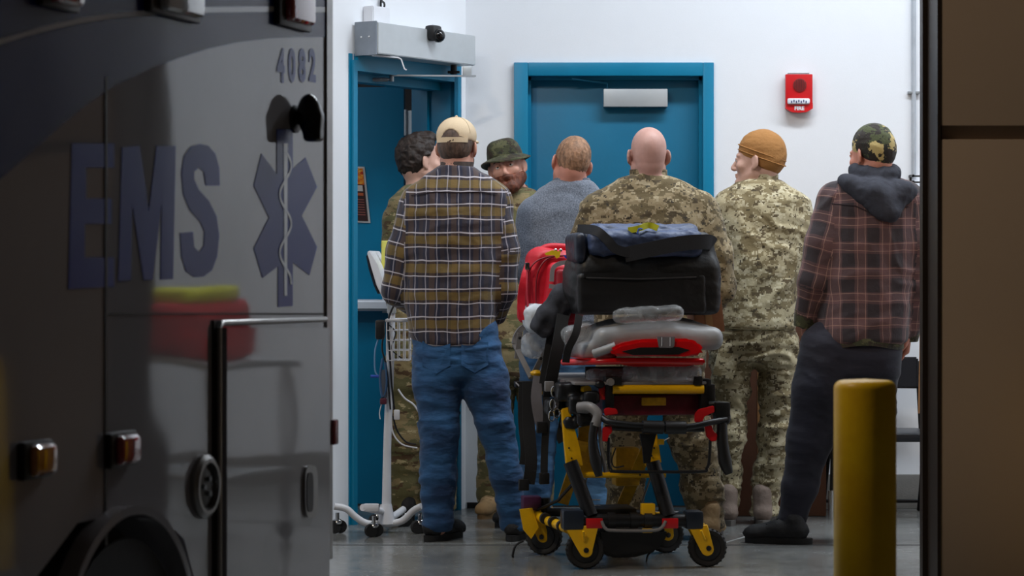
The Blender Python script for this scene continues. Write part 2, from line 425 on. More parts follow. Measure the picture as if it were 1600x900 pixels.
# back door, its frame and closer cover
def back_door():
    R = thing('door_1', ((959-800)/F*BW, BW, 0), kind='structure')
    xo0, xo1 = 3/F*BW, 315/F*BW; zt = CH+(HY-98)/F*BW; xi0, xi1 = 25/F*BW, 298/F*BW; zi = CH+(HY-119)/F*BW
    g = G()
    for a, b in ((xo0, xi0), (xi1, xo1)): g.bb((a, BW-0.025, 0), (b, BW+0.12, zt), 0.004)
    g.bb((xi0, BW-0.025, zi), (xi1, BW+0.12, zt), 0.004)
    for a, b in ((xi0, xi0+0.016), (xi1-0.016, xi1)): g.bb((a, BW+0.045, 0), (b, BW+0.075, zi))
    g.bb((xi0, BW+0.045, zi-0.016), (xi1, BW+0.075, zi)); g.go('door_frame', m_teal, R)
    g = G(); g.bb((xi0+0.002, BW+0.078, 0.006), (xi1-0.002, BW+0.118, zi-0.002), 0.002); leaf = g.go('door_leaf', m_teal2, R)
    g = G(); a = P(943, 139, BW+0.03); b = P(1043, 167, BW+0.03); g.bb((a.x, BW+0.02, b.z), (b.x, BW+0.078, a.z), 0.004); c = g.go('closer_cover', m_alu, R)
    g = G(); g.tube([(a.x+0.02, BW+0.05, a.z), (a.x+0.02, BW+0.05, a.z+0.03), (a.x-0.16, BW-0.0, zi-0.012)], 0.006, 8); g.go('closer_arm', m_teal2, R)
    g = G(); hx = xi0+0.07; g.cyl((hx, BW+0.078, 0.98), (hx, BW+0.02, 0.98), 0.012); g.tube([(hx, BW+0.02, 0.98), (hx+0.12, BW+0.02, 0.98)], 0.01); g.go('door_handle', m_alud, R)
back_door()

# doorway in the slanted left wall, leaf swung open beyond it
def left_door():
    R = thing('door_2', J+WD*0.42, kind='structure')
    g = G()
    wbox(g, -0.012, 0.012, 0, 2.20, -0.006, 0.0); wbox(g, 0.0, 0.03, 0, 2.17, -0.022, 0.24); wbox(g, 0.012, 0.016, 0, 2.17, 0, 0.24)
    wbox(g, 0.82, 0.88, 0, 2.20, -0.022, 0.0); wbox(g, 0.82, 0.85, 0, 2.17, -0.022, 0.24); wbox(g, 0.80, 0.82, 0, 2.14, 0.13, 0.17)
    wbox(g, 0.03, 0.82, 2.12, 2.20, -0.022, 0.24); wbox(g, 0.03, 0.82, 2.08, 2.12, 0.06, 0.14)
    g.go('door_frame', m_teal, R)
    h = Vector((-0.545, 12.235, 0)); u = Vector((-0.992, 0.125, 0)).normalized(); n = Vector((-0.125, -0.992, 0)).normalized()
    def L(s, t, z): q = h+u*s+n*t; return Vector((q.x, q.y, z))
    g = G(); g.prism([L(0, -0.045, 0.012), L(0.9, -0.045, 0.012), L(0.9, 0, 0.012), L(0, 0, 0.012)], (0, 0, 2.1)); leaf = g.go('door_leaf', m_teal, R)
    z0, z1 = 0.985, 1.042
    g = G(); g.prism([L(0.06, 0.075, z0), L(0.84, 0.075, z0), L(0.84, 0.02, z0), L(0.06, 0.02, z0)], (0, 0, z1-z0)); bmesh.ops.bevel(g.bm, geom=list(g.bm.edges), offset=0.012, segments=3, affect='EDGES')
    g.go('push_bar', m_white, leaf)
    g = G(); g.prism([L(0.02, 0.05, z0-0.01), L(0.10, 0.05, z0-0.01), L(0.10, 0, z0-0.01), L(0.02, 0, z0-0.01)], (0, 0, 0.08)); g.go('bar_bracket', m_alu, leaf)
    for z in (1.93, 1.1, 0.25):
        g = G(); c = h+Vector((0.012, -0.03, 0)); g.cyl((c.x, c.y, z-0.065), (c.x, c.y, z+0.065), 0.009, 10)
        g.prism([(c.x+0.008, c.y, z-0.06), (c.x+0.055, c.y-0.030, z-0.06), (c.x+0.057, c.y-0.027, z-0.06), (c.x+0.01, c.y+0.003, z-0.06)], (0, 0, 0.12)); g.go('hinge', m_alu, R)
    # thin strike plate let into the white wall edge
    g = G(); wbox(g, -0.20, -0.175, 0.975, 1.10, -0.004, 0.0); g.go('strike_plate', m_black, R)
    return L
LEAF = left_door()

def operator():
    R = thing('door_operator', J+WD*0.4+Vector((0, 0, 2.19)), label='long silver automatic door opener box above the open teal doorway', cat='door opener')
    g = G(); wbox(g, 0.03, 0.833, 2.195, 2.342, -0.14, -0.0); g2 = g
    bmesh.ops.bevel(g.bm, geom=list(g.bm.edges), offset=0.004, segments=2, affect='EDGES'); g.go('cover', m_alu, R)
    g = G(); wbox(g, 0.022, 0.030, 2.19, 2.347, -0.135, -0.01); e = g.go('end_cap', M('slate_grey_plastic', (128, 136, 146), 0.4, 0.3), R)
    for t in (-0.095, -0.05):
        g = G(); c = J+WD*0.021-WN*0+WN*t; g.ball((c.x, c.y, 2.275), 0.005, 8); g.go('screw', m_white, e)
    # motion sensor
    c = J+WD*0.46+WN*(-0.15)
    g = G(); g.box((c.x, c.y, 2.325), (0.075, 0.06, 0.075), 0.02, Matrix.Rotation(math.atan2(WD.y, WD.x), 3, 'Z')); sn = g.go('motion_sensor', m_black, R)
    g = G(); c2 = c-WN*0.03; g.ball((c2.x, c2.y, 2.31), 0.033, 16); g.go('sensor_lens', M('smoked_lens', (12, 12, 14), 0.12), sn)
    # spindle, arm and rod to the leaf
    c3 = J+WD*0.745+WN*(-0.07)
    g = G(); g.cyl((c3.x, c3.y, 2.20), (c3.x, c3.y, 2.15), 0.016, 14); g.box((c3.x, c3.y, 2.16), (0.06, 0.03, 0.012), 0.003); g.go('spindle', m_black, R)
    c4 = P(735, 112, 11.85); g = G(); g.box((c4.x-0.015, c4.y, c4.z), (0.045, 0.04, 0.05), 0.005); g.go('arm_end', m_alu, R)
    g = G(); a = P(742, 119, 11.83); b = P(612, 118, 11.62); g.tube([a, b], 0.007, flat=(0.022, 0.008)); g.go('arm', m_alud, R)
    g = G(); b2 = P(556, 125, 11.60); b1 = P(612, 124, 11.62); g.tube([b1, b2], 0.006, 10); g.tube([P(576, 124.5, 11.60), P(606, 124.5, 11.62)], 0.010, 10); g.cyl(b1+Vector((0, 0, 0.022)), b1-Vector((0, 0, 0.01)), 0.011, 12); g.go('push_rod', m_alud, R)
    g = G(); p0 = J+WD*0.06+WN*(-0.09); p1 = J+WD*0.20+WN*(-0.15); g.tube([(p0.x, p0.y, 2.19), (p1.x-0.02, p1.y, 2.188), (p1.x, p1.y, 2.18), (p1.x+0.015, p1.y, 2.135), (p1.x+0.025, p1.y, 2.13)], 0.006, 8, flat=(0.022, 0.006)); g.go('bracket', m_white, R)
    return R
operator()
g = G(); wbox(g, 0.10, 0.235, 2.345, 2.43, -0.06, -0.0); bmesh.ops.bevel(g.bm, geom=list(g.bm.edges), offset=0.004, segments=2, affect='EDGES')
jb = g.go('junction_box', m_white, label='small white junction box on wall on top of the door opener', cat='junction box')
g = G(); c = J+WD*0.2+WN*(-0.05); c2 = J+WD*0.225+WN*(-0.012); g.tube([(c.x, c.y, 2.43), (c.x, c.y, 2.45), (c2.x, c2.y, 2.48), (c2.x, c2.y, 2.60), (c2.x, c2.y, 4.59)], 0.005, 8, smooth=4)
g.go('cable', m_black, jb)

# poster on the open leaf
def poster():
    zt, zb = CH+(HY-260)/F*12.2, CH+(HY-348)/F*12.2
    sR = 0.197; W_ = 0.2; R = thing('poster', LEAF(sR+W_/2, 0.004, zb), label='narrow fire-themed poster taped on the open teal door', cat='poster')
    def quad(a0, a1, b0, b1, mat, name, par, lift):
        # a: 0..1 from right edge to left; b: 0..1 from bottom to top; the sheet hangs slightly askew
        def q(a, b): return LEAF(sR-0.028+a*W_+0.030*b, 0.003+lift, zb+(zt-zb)*b+0.010*a)
        g = G(); g.prism([q(a0, b0), q(a1, b0), q(a1, b1), q(a0, b1)], (0, 0.002, 0)); return g.go(name, mat, par)
    sh = quad(0, 1, 0, 1, M('poster_paper', (205, 200, 195), 0.5), 'sheet', R, 0.002)
    a = N('fire_print'); co = a.coord(); f = a.noise(co, 26, 4, 0.6, dist=1.5)
    a.base(a.ramp(f, [(0.35, lin((120, 14, 8))), (0.48, lin((226, 60, 16))), (0.58, lin((250, 160, 30))), (0.7, lin((255, 225, 120)))])); a.set(rough=0.4)
    quad(0.05, 0.95, 0.68, 0.97, a.m, 'flame_picture', sh, 0.005)
    dk = M('dark_print', (58, 30, 26), 0.4)
    quad(0.05, 0.95, 0.03, 0.68, dk, 'dark_panel', sh, 0.0045)
    lt = M('pale_print', (222, 210, 200), 0.5)
    for i in range(4): quad(0.1+0.2*i, 0.25+0.2*i, 0.56, 0.665, lt, 'title_letter', sh, 0.007)
    quad(0.1, 0.9, 0.48, 0.53, M('orange_print', (200, 96, 50), 0.5), 'subtitle_line', sh, 0.007)
    for i in range(7): quad(0.1, 0.82+0.1*(i % 2), 0.40-0.045*i, 0.418-0.045*i, M('dull_red_print', (150, 84, 72), 0.5), 'text_line', sh, 0.007)
poster()

# fire alarm on the back wall
def alarm():
    x0, x1 = 426/F*BW, 468/F*BW; zt = CH+(HY-117)/F*BW; zb = CH+(HY-177)/F*BW; xc = (x0+x1)/2
    R = thing('fire_alarm', (xc, BW, zb), label='red wall fire alarm horn with clear strobe on the white wall', cat='fire alarm')
    w_, h_ = x1-x0, zt-zb
    g = G(); g.bb((x0+0.014, BW-0.02, zb+0.02), (x1-0.014, BW, zt+0.008)); g.go('back_box', m_alud, R)
    g = G(); g.bb((x0, BW-0.045, zb+0.045), (x1, BW-0.012, zt), 0.004)
    pr = [(x0, zb+0.047), (x0, zb+0.02), (x0+0.03, zb+0.003), (xc, zb), (x1-0.03, zb+0.003), (x1, zb+0.02), (x1, zb+0.047)]
    g.prism([(x, BW-0.052, z) for x, z in pr], (0, 0.040, 0)); b = g.go('housing', m_red, R)
    yF = BW-0.047; zc = zt-0.055
    g = G(); g.lathe((xc+0.003, yF+0.002, zc), [(0.034, 0), (0.034, 0.004), (0.028, 0.005)], 28, axis=(0, -1, 0)); g.go('horn_grille', M('dark_red_plastic', (140, 26, 28), 0.5), b)
    for i in range(-3, 4):
        g = G(); hh = math.sqrt(max(0.0001, 0.030**2-(i*0.0085)**2)); g.bb((xc+0.003+i*0.0085-0.0013, yF-0.006, zc-hh), (xc+0.003+i*0.0085+0.0013, yF-0.003, zc+hh)); g.go('grille_slot', M('deep_red', (84, 14, 16), 0.6), b)
    g = G(); g.box((xc-0.004, yF-0.008, zb+0.056), (0.112, 0.022, 0.030), 0.011, seg=3); st = g.go('strobe_lens', M('clear_lens', (226, 230, 240), 0.08, spec=0.8), b)
    g = G()
    for i in range(7): g.box((xc-0.040+i*0.012, yF-0.019, zb+0.052+0.005*(i % 2)), (0.006, 0.002, 0.012), 0.0)
    g.go('strobe_facets', M('strobe_blue_grey', (96, 108, 150), 0.2, 0.5), st)
    text('fire_lettering', 'FIRE', 0.027, Matrix.Translation((xc, BW-0.0525, zb+0.021)) @ Matrix.Rotation(math.pi/2, 4, 'X'), m_white, b, off=0.0012)
alarm()

# conduit, bracket shelf
def conduit():
    R = thing('conduit', (627/F*BW, BW, 1.6), label='thin grey vertical conduit on the white wall at right', cat='conduit')
    x = 627/F*BW; g = G(); g.cyl((x, BW-0.014, CH+(HY-280)/F*BW), (x, BW-0.014, 4.6), 0.011, 12); g.go('pipe', M('painted_conduit', (176, 182, 190), 0.45, 0.2), R)
    for y in (145, -60):
        g = G(); z = CH+(HY-y)/F*BW; g.box((x, BW-0.012, z), (0.06, 0.02, 0.014), 0.003); g.go('clamp', m_alud, R)
    x0, x1 = 620/F*BW, 660/F*BW
    R = thing('wall_shelf', ((x0+x1)/2, BW, 1.55), label='small white wall shelf box with dark metal brackets below the conduit', cat='shelf')
    z0, z1 = CH+(HY-318)/F*BW, CH+(HY-291)/F*BW
    g = G(); g.bb((x0, BW-0.14, z0), (x1, BW, z1), 0.012); g.go('box', m_white, R)
    for k in range(2):
        g = G(); z = z1+0.012+0.03*k; g.bb((x0-0.002, BW-0.12, z), (x1, BW-0.11, z+0.008)); g.bb((x0-0.002, BW-0.12, z), (x0+0.008, BW, z+0.012)); g.go('bracket', m_black, R)
    g = G(); g.bb((x0-0.004, BW-0.05, z1-0.004), (x0+0.006, BW-0.04, z1+0.055)); g.go('post', m_black, R)
conduit()
# dark round ceiling-hung speaker whose lower rim dips into the frame
c = P(790, -9, 11.0)
g = G(); g.lathe((c.x, c.y, c.z+0.02), [(0.02, 0.12), (0.05, 0.10), (0.065, 0.03), (0.058, -0.012), (0.03, -0.028), (0.001, -0.03)], 28)
sp = g.go('hanging_speaker', M('dark_grey_plastic', (70, 72, 78), 0.5), label='dark round fixture hanging at the top edge above the bucket hat man', cat='fixture')
g = G(); g.cyl((c.x, c.y, c.z+0.13), (c.x, c.y, 4.6), 0.012, 10); g.go('stem', m_alud, sp)

# tall cardboard box standing against the back wall, and a folded tabletop at the far right
m_card = M('cardboard', (136, 88, 56), 0.8, var=0.12, vscale=5, bump=0.0006)
m_cardd = M('brown_cardboard', (92, 56, 36), 0.8, var=0.15, vscale=5)
def carton():
    y0 = 11.74; x0, x1 = (1092-800)/F*y0, (1291-800)/F*y0; zt = CH+(HY-465)/F*y0
    R = thing('cardboard_carton', ((x0+x1)/2, (y0+BW)/2-0.03, 0), label='tall brown cardboard carton standing behind the right-hand camouflaged soldier', cat='box')
    g = G(); g.bb((x0, y0, 0.002), (x1, BW-0.05, zt), 0.004); b = g.go('body', m_cardd, R)
    xm = (x0+x1)/2
    g = G(); g.bb((xm-0.025, y0-0.002, 0.3), (xm+0.025, y0, zt-0.001)); g.bb((xm-0.025, y0, zt), (xm+0.025, BW-0.05, zt+0.002)); g.go('packing_tape', M('tan_tape', (150, 110, 72), 0.3), b)
    for s in (0, 1):
        g = G(); g.bb((x0+0.004, y0+0.004+s*(BW-0.054-y0)/2, zt), (x1-0.004, y0+(s+1)*(BW-0.054-y0)/2-0.002, zt+0.004)); g.go('flap', m_card, b)
carton()
# ------------------------------------------------------------------ chair and folded table at the right
def chair():
    dF, dB = 11.60, 11.98
    def q(px, py, d): return P(px, py, d)
    xl, xr = q(1301, 0, dF).x, q(1438, 0, dB).x; xm = (xl+xr)/2
    R = thing('stacking_chair', (xm, 11.8, 0), label='black stacking chair behind the yellow bollard by the white wall', cat='chair')
    mb = M('black_vinyl', (34, 36, 42), 0.35, var=0.1); mt = M('black_tube', (22, 22, 24), 0.35, 0.4)
    z = CH+(HY-683)/F*dF
    g = G(); g.box((xm, 11.76, z+0.0), (xr-xl-0.02, 0.40, 0.045), 0.018, seg=3); g.go('seat', mb, R)
    zb0, zb1 = CH+(HY-607)/F*dB, CH+(HY-558)/F*dB
    g = G(); n = 9
    for i in range(n-1):
        pass
    pts = []
    for i in range(n):
        t = -1+2*i/(n-1); pts.append(Vector((xm+t*(xr-xl)/2*0.96, 11.985+0.03*(1-t*t), (zb0+zb1)/2)))
    g.tube(pts, 0.02, flat=(0.028, zb1-zb0), up=(0, 0, 1)); bmesh.ops.bevel(g.bm, geom=list(g.bm.edges), offset=0.008, segments=2, affect='EDGES'); g.go('backrest', mb, R)
    for s, x in ((-1, xl), (1, xr)):
        g = G(); g.tube([(x+0.01*s, 11.58, 0.008), (x, 11.60, z-0.06), (x, 11.64, z-0.02), (x, 11.93, z-0.02), (x, 11.98, z+0.05), (x-0.012*s, 12.0, zb1-0.02)], 0.0105, 10, smooth=5); g.go('front_leg', mt, R)
        g = G(); g.tube([(x-0.006*s, 11.66, z-0.035), (x-0.01*s, 11.80, z-0.08), (x-0.005*s, 11.97, 0.05), (x-0.005*s, 12.0, 0.008)], 0.0105, 10, smooth=5); g.go('rear_leg', mt, R)
        g = G(); g.cyl((x+0.01*s, 11.58, 0.0), (x+0.01*s, 11.58, 0.14), 0.0135, 12); g.go('foot_sleeve', m_chrome, R)
    g = G(); g.tube([(xl, 12.0, 0.05), (xr, 12.0, 0.05)], 0.009, 10); g.go('stretcher_bar', mt, R)
chair()
def folded_table():
    d = 11.28; x = P(1441, 0, d).x; zb, zt = CH+(HY-646)/F*d, CH+(HY-478)/F*d
    R = thing('folded_table', (x+0.04, d+0.12, 0), label='tan tabletop stood on edge with chrome leg at far right', cat='table')
    g = G(); g.prism([(x-0.019, d, zb), (x+0.014, d, zb), (x+0.022, d, zt+0.25), (x-0.005, d, zt+0.25)], (0.07, 0.24, 0)); g.go('tabletop', M('tan_wood', (176, 128, 84), 0.5, var=0.1), R)
    for dy in (0.03, 0.21):
        g = G(); g.cyl((x+0.006+dy*0.2, d+dy, 0), (x+0.006+dy*0.2, d+dy, zb), 0.011, 12); g.go('leg', m_chrome, R)
folded_table()

# ------------------------------------------------------------------ bollards
def bollard(name, x, y, ztop, r, label, wear):
    a = N('yellow_bollard_paint'+wear); co = a.coord()
    f = a.noise(co, 5, 5, 0.6); a.base(a.ramp(f, [(0.3, lin((222, 172, 6))), (0.7, lin((244, 204, 12)))]))
    a.set(rough=0.42); a.bump(a.noise(co, 40, 3), 0.001)
    R = thing(name, (x, y, 0), label=label, cat='bollard')
    g = G(); rr = 0.022; pf = [(r, 0.0), (r, ztop-rr)]+[(r-rr+rr*math.cos(t), ztop-rr+rr*math.sin(t)) for t in (0.4, 0.8, 1.2, 1.5)]+[(0.001, ztop+0.004)]
    g.lathe((x, y, 0), pf, 48); g.go('sleeve', a.m, R)
    g = G(); g.lathe((x, y, 0), [(r+0.05, 0), (r+0.05, 0.02), (r+0.002, 0.03)], 40); g.go('concrete_collar', M('grey_concrete', (120, 118, 114), 0.8), R)
BD = 6.6; bolx = (1351.5-800)/F*BD
bollard('bollard', bolx, BD, CH+(HY-594)/F*BD, 48.5/F*BD, 'yellow rounded-top bollard in the foreground before the maroon plaid man', '')
bollard('bollard', 1.93, 8.25, 0.86, 0.084, 'yellow bollard at the outside wall, seen only mirrored in the ambulance side', '_second')

# ------------------------------------------------------------------ ambulance
AO = Vector((-0.5405, 7.2, 0)); al = math.radians(16.3)
AU = Vector((-math.sin(al), -math.cos(al), 0)); AN = Vector((math.cos(al), -math.sin(al), 0))
def amb(px, py, n=0.0):
    """point of the side panel seen at a pixel, lifted n metres off it"""
    rx = (px-800)/F; q = AO+AN*n                    # solve (q + AU u) on ray (rx*d, d)
    u = (q.x-rx*q.y)/(rx*AU.y-AU.x); p = q+AU*u
    return Vector((p.x, p.y, CH+(HY-py)/F*p.y))
def U(u, n, z): p = AO+AU*u+AN*n; return Vector((p.x, p.y, z))
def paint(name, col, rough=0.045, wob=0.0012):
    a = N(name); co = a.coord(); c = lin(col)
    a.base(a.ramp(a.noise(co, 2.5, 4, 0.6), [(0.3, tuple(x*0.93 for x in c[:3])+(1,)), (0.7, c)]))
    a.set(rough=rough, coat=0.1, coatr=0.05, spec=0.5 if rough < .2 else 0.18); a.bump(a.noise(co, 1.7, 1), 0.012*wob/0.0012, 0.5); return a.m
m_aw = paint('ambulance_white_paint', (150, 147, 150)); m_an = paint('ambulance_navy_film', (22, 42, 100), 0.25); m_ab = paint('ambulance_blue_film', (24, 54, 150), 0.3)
m_as = paint('ambulance_silver_line', (210, 212, 216)); m_atrim = M('satin_trim_metal', (150, 148, 146), 0.3, 0.8)
def ambulance():
    R = thing('ambulance', U(1.4, -1.1, 0), label='white ambulance with navy swoosh and EMS lettering at left foreground', cat='ambulance')
    g = G(); L_ = 3.4
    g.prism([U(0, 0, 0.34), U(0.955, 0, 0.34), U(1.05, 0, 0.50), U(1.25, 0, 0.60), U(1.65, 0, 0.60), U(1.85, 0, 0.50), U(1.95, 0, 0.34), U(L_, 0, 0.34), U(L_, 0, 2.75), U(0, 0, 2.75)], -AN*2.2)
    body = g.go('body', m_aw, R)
    # rear corner extrusion and rear doors
    g = G(); g.prism([U(-0.012, 0.006, 0.33), U(0.035, 0.006, 0.33), U(0.035, -0.05, 0.33), U(-0.012, -0.05, 0.33)], (0, 0, 2.43)); g.go('corner_post', m_atrim, R)
    for k in (0, 1):
        g = G(); n0 = -0.25-0.86*k; g.prism([U(0, n0, 0.5), U(-0.03, n0, 0.5), U(-0.03, n0-0.83, 0.5), U(0, n0-0.83, 0.5)], (0, 0, 1.9)); dd = g.go('rear_door', m_aw, R)
        g = G(); g.prism([U(-0.03, n0-0.15, 1.5), U(-0.036, n0-0.15, 1.5), U(-0.036, n0-0.68, 1.5), U(-0.03, n0-0.68, 1.5)], (0, 0, 0.6)); g.go('rear_window', M('dark_glass', (10, 12, 14), 0.05), dd)
        g = G(); g.tube([U(-0.06, n0-0.08-0.6*k, 1.0), U(-0.06, n0-0.08-0.6*k, 1.3)], 0.012, 8); g.go('grab_handle', m_chrome, dd)
    # film graphics laid on the panel
    def decal(name, pts, mat, n=0.0012, par=None):
        g = G(); g.prism([amb(x, y, 0.0005) for x, y in pts], AN*n); return g.go(name, mat, par or body, smooth=None)
    up = [(-60, 96), (0, 70), (60, 52), (120, 38), (165, 31), (240, 24), (325, 20), (400, 19), (513, 20)]
    lo = [(513, 58), (470, 58), (420, 60), (370, 66), (325, 76), (280, 90), (235, 107), (180, 133), (140, 160), (100, 192), (55, 232), (0, 280), (-60, 335)]
    decal('navy_swoosh', up+lo, m_an)
    decal('upper_navy_panel', [(-60, 84), (0, 60), (60, 44), (120, 30), (165, 23), (240, 16), (325, 12), (400, 11), (513, 11), (513, -420), (-60, -560)], m_an)
    decal('silver_line', [(a, b-1) for a, b in up]+[(a, b-9) for a, b in up[::-1]], m_as, 0.0016)
    # E M S
    decal('letter_e', [(112, 224), (178, 224), (178, 262), (134, 262), (134, 310), (174, 310), (174, 350), (132, 350), (132, 402), (178, 402), (178, 448), (106, 452)], m_ab)
    decal('letter_m', [(190, 230), (218, 228), (232, 330), (244, 228), (274, 228), (270, 436), (250, 437), (252, 318), (238, 437), (224, 438), (206, 318), (204, 438), (184, 440)], m_ab)
    o_ = [(343, 290), (342, 262), (336, 240), (325, 228), (312, 225), (298, 229), (287, 244), (283, 270), (286, 304), (296, 328), (312, 346), (319, 362), (318, 384), (311, 394), (303, 386), (301, 362), (281, 364), (283, 400), (290, 424), (303, 433), (318, 432), (331, 422), (339, 400), (342, 368), (338, 338), (326, 314), (310, 296), (303, 280), (303, 268), (310, 262), (318, 268), (321, 290)]
    decal('letter_s', o_, m_ab)
    # star of life: six-armed star with a light staff
    d0 = [(432, 202), (457, 202), (457, 264), (477, 246), (495, 292), (471, 337), (495, 386), (483, 430), (457, 410), (457, 478), (434, 480), (434, 416), (410, 434), (396, 388), (420, 340), (396, 290), (408, 240), (432, 272)]
    st = decal('star_of_life', d0, m_ab)
    g = G(); g.prism([amb(x, y, 0.002) for x, y in [(443, 224), (449, 224), (448, 462), (444, 462)]], AN*0.001); g.go('staff', m_as, st)
    g = G(); g.tube([amb(446+9*math.sin(i*0.9), 236+i*13, 0.003) for i in range(17)], 0.0035, 6, smooth=3, flat=(0.009, 0.0012), up=AN); g.go('snake', m_as, st)
    # unit number, one raised film digit each
    for s, x in (('4', 439), ('0', 456), ('8', 472), ('2', 488)):
        c = amb(x, 105, 0.0012); Mx = Matrix.Translation(c) @ Matrix(((-AU.x, 0, AN.x, 0), (-AU.y, 0, AN.y, 0), (0, 1, 0, 0), (0, 0, 0, 1)))
        text('digit', s, 0.125, Mx, m_ab, body, extrude=0.0006, off=0.0055, sx=0.85)
    # panel seams and compartment doors
    def strip(name, x0, x1, y0, y1, mat, n=0.002, par=None, base=0.0):
        g = G(); g.prism([amb(x0, y0, base), amb(x1, y0, base), amb(x1, y1, base), amb(x0, y1, base)], AN*n); return g.go(name, mat, par or body, smooth=30)
    msm = M('black_seal', (18, 12, 10), 0.5)
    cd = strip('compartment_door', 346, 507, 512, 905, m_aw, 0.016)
    g = G(); g.tube([amb(342, 1000, 0.012), amb(342, 512, 0.012), amb(348, 505, 0.012), amb(509, 499, 0.012)], 0.008, 8); g.go('door_edge_trim', m_atrim, cd)
    strip('door_seal', 331, 341, 500, 905, msm, 0.006)
    strip('belt_seam', 170, 508, 489, 492, msm, 0.002)
    strip('front_seam', 163, 166, 120, 905, M('seam_shadow_gap', (60, 54, 50), 0.5), 0.003)
    strip('rear_seal', 509.5, 512, -200, 905, msm, 0.004)
    # recessed paddle handle
    def pill(name, cx, cy, hw, hh, mat, par, n0, n1, seg=28, ring=None):
        g = G(); pts = []
        for i in range(seg):
            t = 2*math.pi*i/seg; c_, s_ = math.cos(t), math.sin(t); e = 0.55
            pts.append(amb(cx+hw*abs(c_)**e*(1 if c_ > 0 else -1), cy+hh*abs(s_)**e*(1 if s_ > 0 else -1), n0))
        g.prism(pts, AN*(n1-n0)); return g.go(name, mat, par, smooth=30)
    hd = pill('door_handle', 483, 768, 10, 41, m_atrim, cd, 0.016, 0.024); pill('handle_recess', 484, 769, 5, 31, m_black, hd, 0.024, 0.026)
    # fuel filler / outlet ring
    c = amb(317, 760, 0)
    g = G(); g.lathe(c, [(0.083, 0), (0.083, 0.012), (0.072, 0.02), (0.062, 0.02), (0.060, 0.004)], 36, axis=AN); fr = g.go('outlet_ring', m_atrim, R)
    g = G(); g.lathe(c, [(0.060, 0), (0.060, 0.006), (0.04, 0.010)], 30, axis=AN); g.go('outlet_cup', m_black, fr)
    g = G()
    for i in range(3):
        t = 2*math.pi*i/3; q = c+AU*0.022*math.cos(t)+Vector((0, 0, 0.022*math.sin(t))); g.cyl(q, q+AN*0.018, 0.007, 10)
    g.go('contact_pin', m_alud, fr)
    # marker lamps with black base and coloured lens
    def lamp(name, cx, cy, hw, hh, col, depth, basew=0.35, label=None):
        b = G(); p0 = amb(cx-hw, cy, 0); p1 = amb(cx+hw, cy, 0); w3 = (p0-p1).length; hz = hh*2/F*p0.y; mid = (p0+p1)/2
        Rm = Matrix((AU, AN, Vector((0, 0, 1)))).transposed()
        b.box(mid+AN*0.010, (w3*1.05, 0.022, hz*1.04), 0.008, Rm); bs = b.go(name, m_black, R)
        l = G(); l.box(mid+AN*depth*0.55-AU*w3*0.06, (w3*0.80, depth, hz*0.86), min(0.02, hz*0.3), Rm, seg=3); o = l.go('lens', M('lens_'+col, {'amber': (196, 120, 16), 'red': (150, 14, 26), 'clear': (190, 195, 200)}[col], 0.08, spec=0.8, coat=1.0), bs)
        if label: o['label'] = label
    lamp('marker_lamp', 49, 718, 22, 29, 'amber', 0.035, label='amber marker lens')
    lamp('marker_lamp', 183, 702, 20, 27, 'red', 0.035, label='red marker lens')
    lamp('warning_lamp', 452, -6, 24, 50, 'red', 0.04, label='red warning lens')
    lamp('warning_lamp', 264, -8, 38, 36, 'clear', 0.04, label='clear scene light lens')
    lamp('warning_lamp', 84, -28, 28, 42, 'red', 0.04, label='red warning lens')
    # black swivel scene lamp near the corner
    c = amb(460, 186, 0.0)
    g = G(); g.lathe(c, [(0.04, 0), (0.04, 0.008), (0.018, 0.012), (0.018, 0.03)], 24, axis=AN); sl = g.go('side_camera', m_black, R)
    def bl(f):
        Rm = np.array([[AU.x, AN.x, 0], [AU.y, AN.y, 0], [0, 0, 1]])
        c2 = c+AN*0.045; f.ell((c2.x, c2.y, c2.z+0.016), (0.040, 0.034, 0.056), Rm); f.rbox((c2.x+0.012, c2.y, c2.z-0.024), (0.026, 0.026, 0.042), 0.012, Rm, k=0.02)
    soft('camera_hood', M('glossy_black', (16, 16, 18), 0.16), sl, c-Vector((0.2, 0.2, 0.2)), c+Vector((0.2, 0.2, 0.2)), 0.006, bl)
    g = G(); g.box(amb(519, 675, 0.0)+AN*0.0, (0.035, 0.03, 0.075), 0.006, Matrix((AU, AN, Vector((0, 0, 1)))).transposed()); g.go('corner_reflector', M('reflector_red', (120, 18, 22), 0.2), R)
    # wheel, arch trim
    wc = amb(186, 900, 0); z0 = 0.24
    g = G(); pts = [U(0, 0, 0)]; cu = (wc-AO).dot(AU)
    arc = [U(cu+0.372*math.cos(t), 0.012, z0+0.37*math.sin(t)) for t in np.linspace(-0.2, math.pi+0.2, 30)]
    g.tube(arc, 0.02, flat=(0.022, 0.05), up=AN); g.go('wheel_arch_trim', m_aw, R)
    g = G(); g.prism([U(cu+0.325*math.cos(t), 0.003, z0+0.30*math.sin(t)) for t in np.linspace(0, math.pi, 24)], AN*0.004); g.go('arch_opening', m_blackm, R)
    for side in (0.0, -1.95):
        for du in (0, ):
            g = G(); ce = U(cu, side-0.02, 0.30); g.lathe(ce, [(0.17, -0.02), (0.27, -0.03), (0.30, -0.07), (0.30, -0.20), (0.27, -0.23), (0.1, -0.23)], 36, axis=AN); wh = g.go('wheel', m_blackm, R)
            g = G(); g.lathe(ce, [(0.17, -0.02), (0.165, -0.05), (0.07, -0.05), (0.06, 0.0), (0.001, 0.004)], 28, axis=AN); g.go('hub_cap', m_chrome, wh)
    for du, side in ((3.1, -0.1), (3.1, -1.95)):
        g = G(); ce = U(du, side, 0.30); g.lathe(ce, [(0.1, 0), (0.28, -0.02), (0.30, -0.06), (0.30, -0.20), (0.1, -0.22)], 30, axis=AN); g.go('wheel', m_blackm, R)
ambulance()
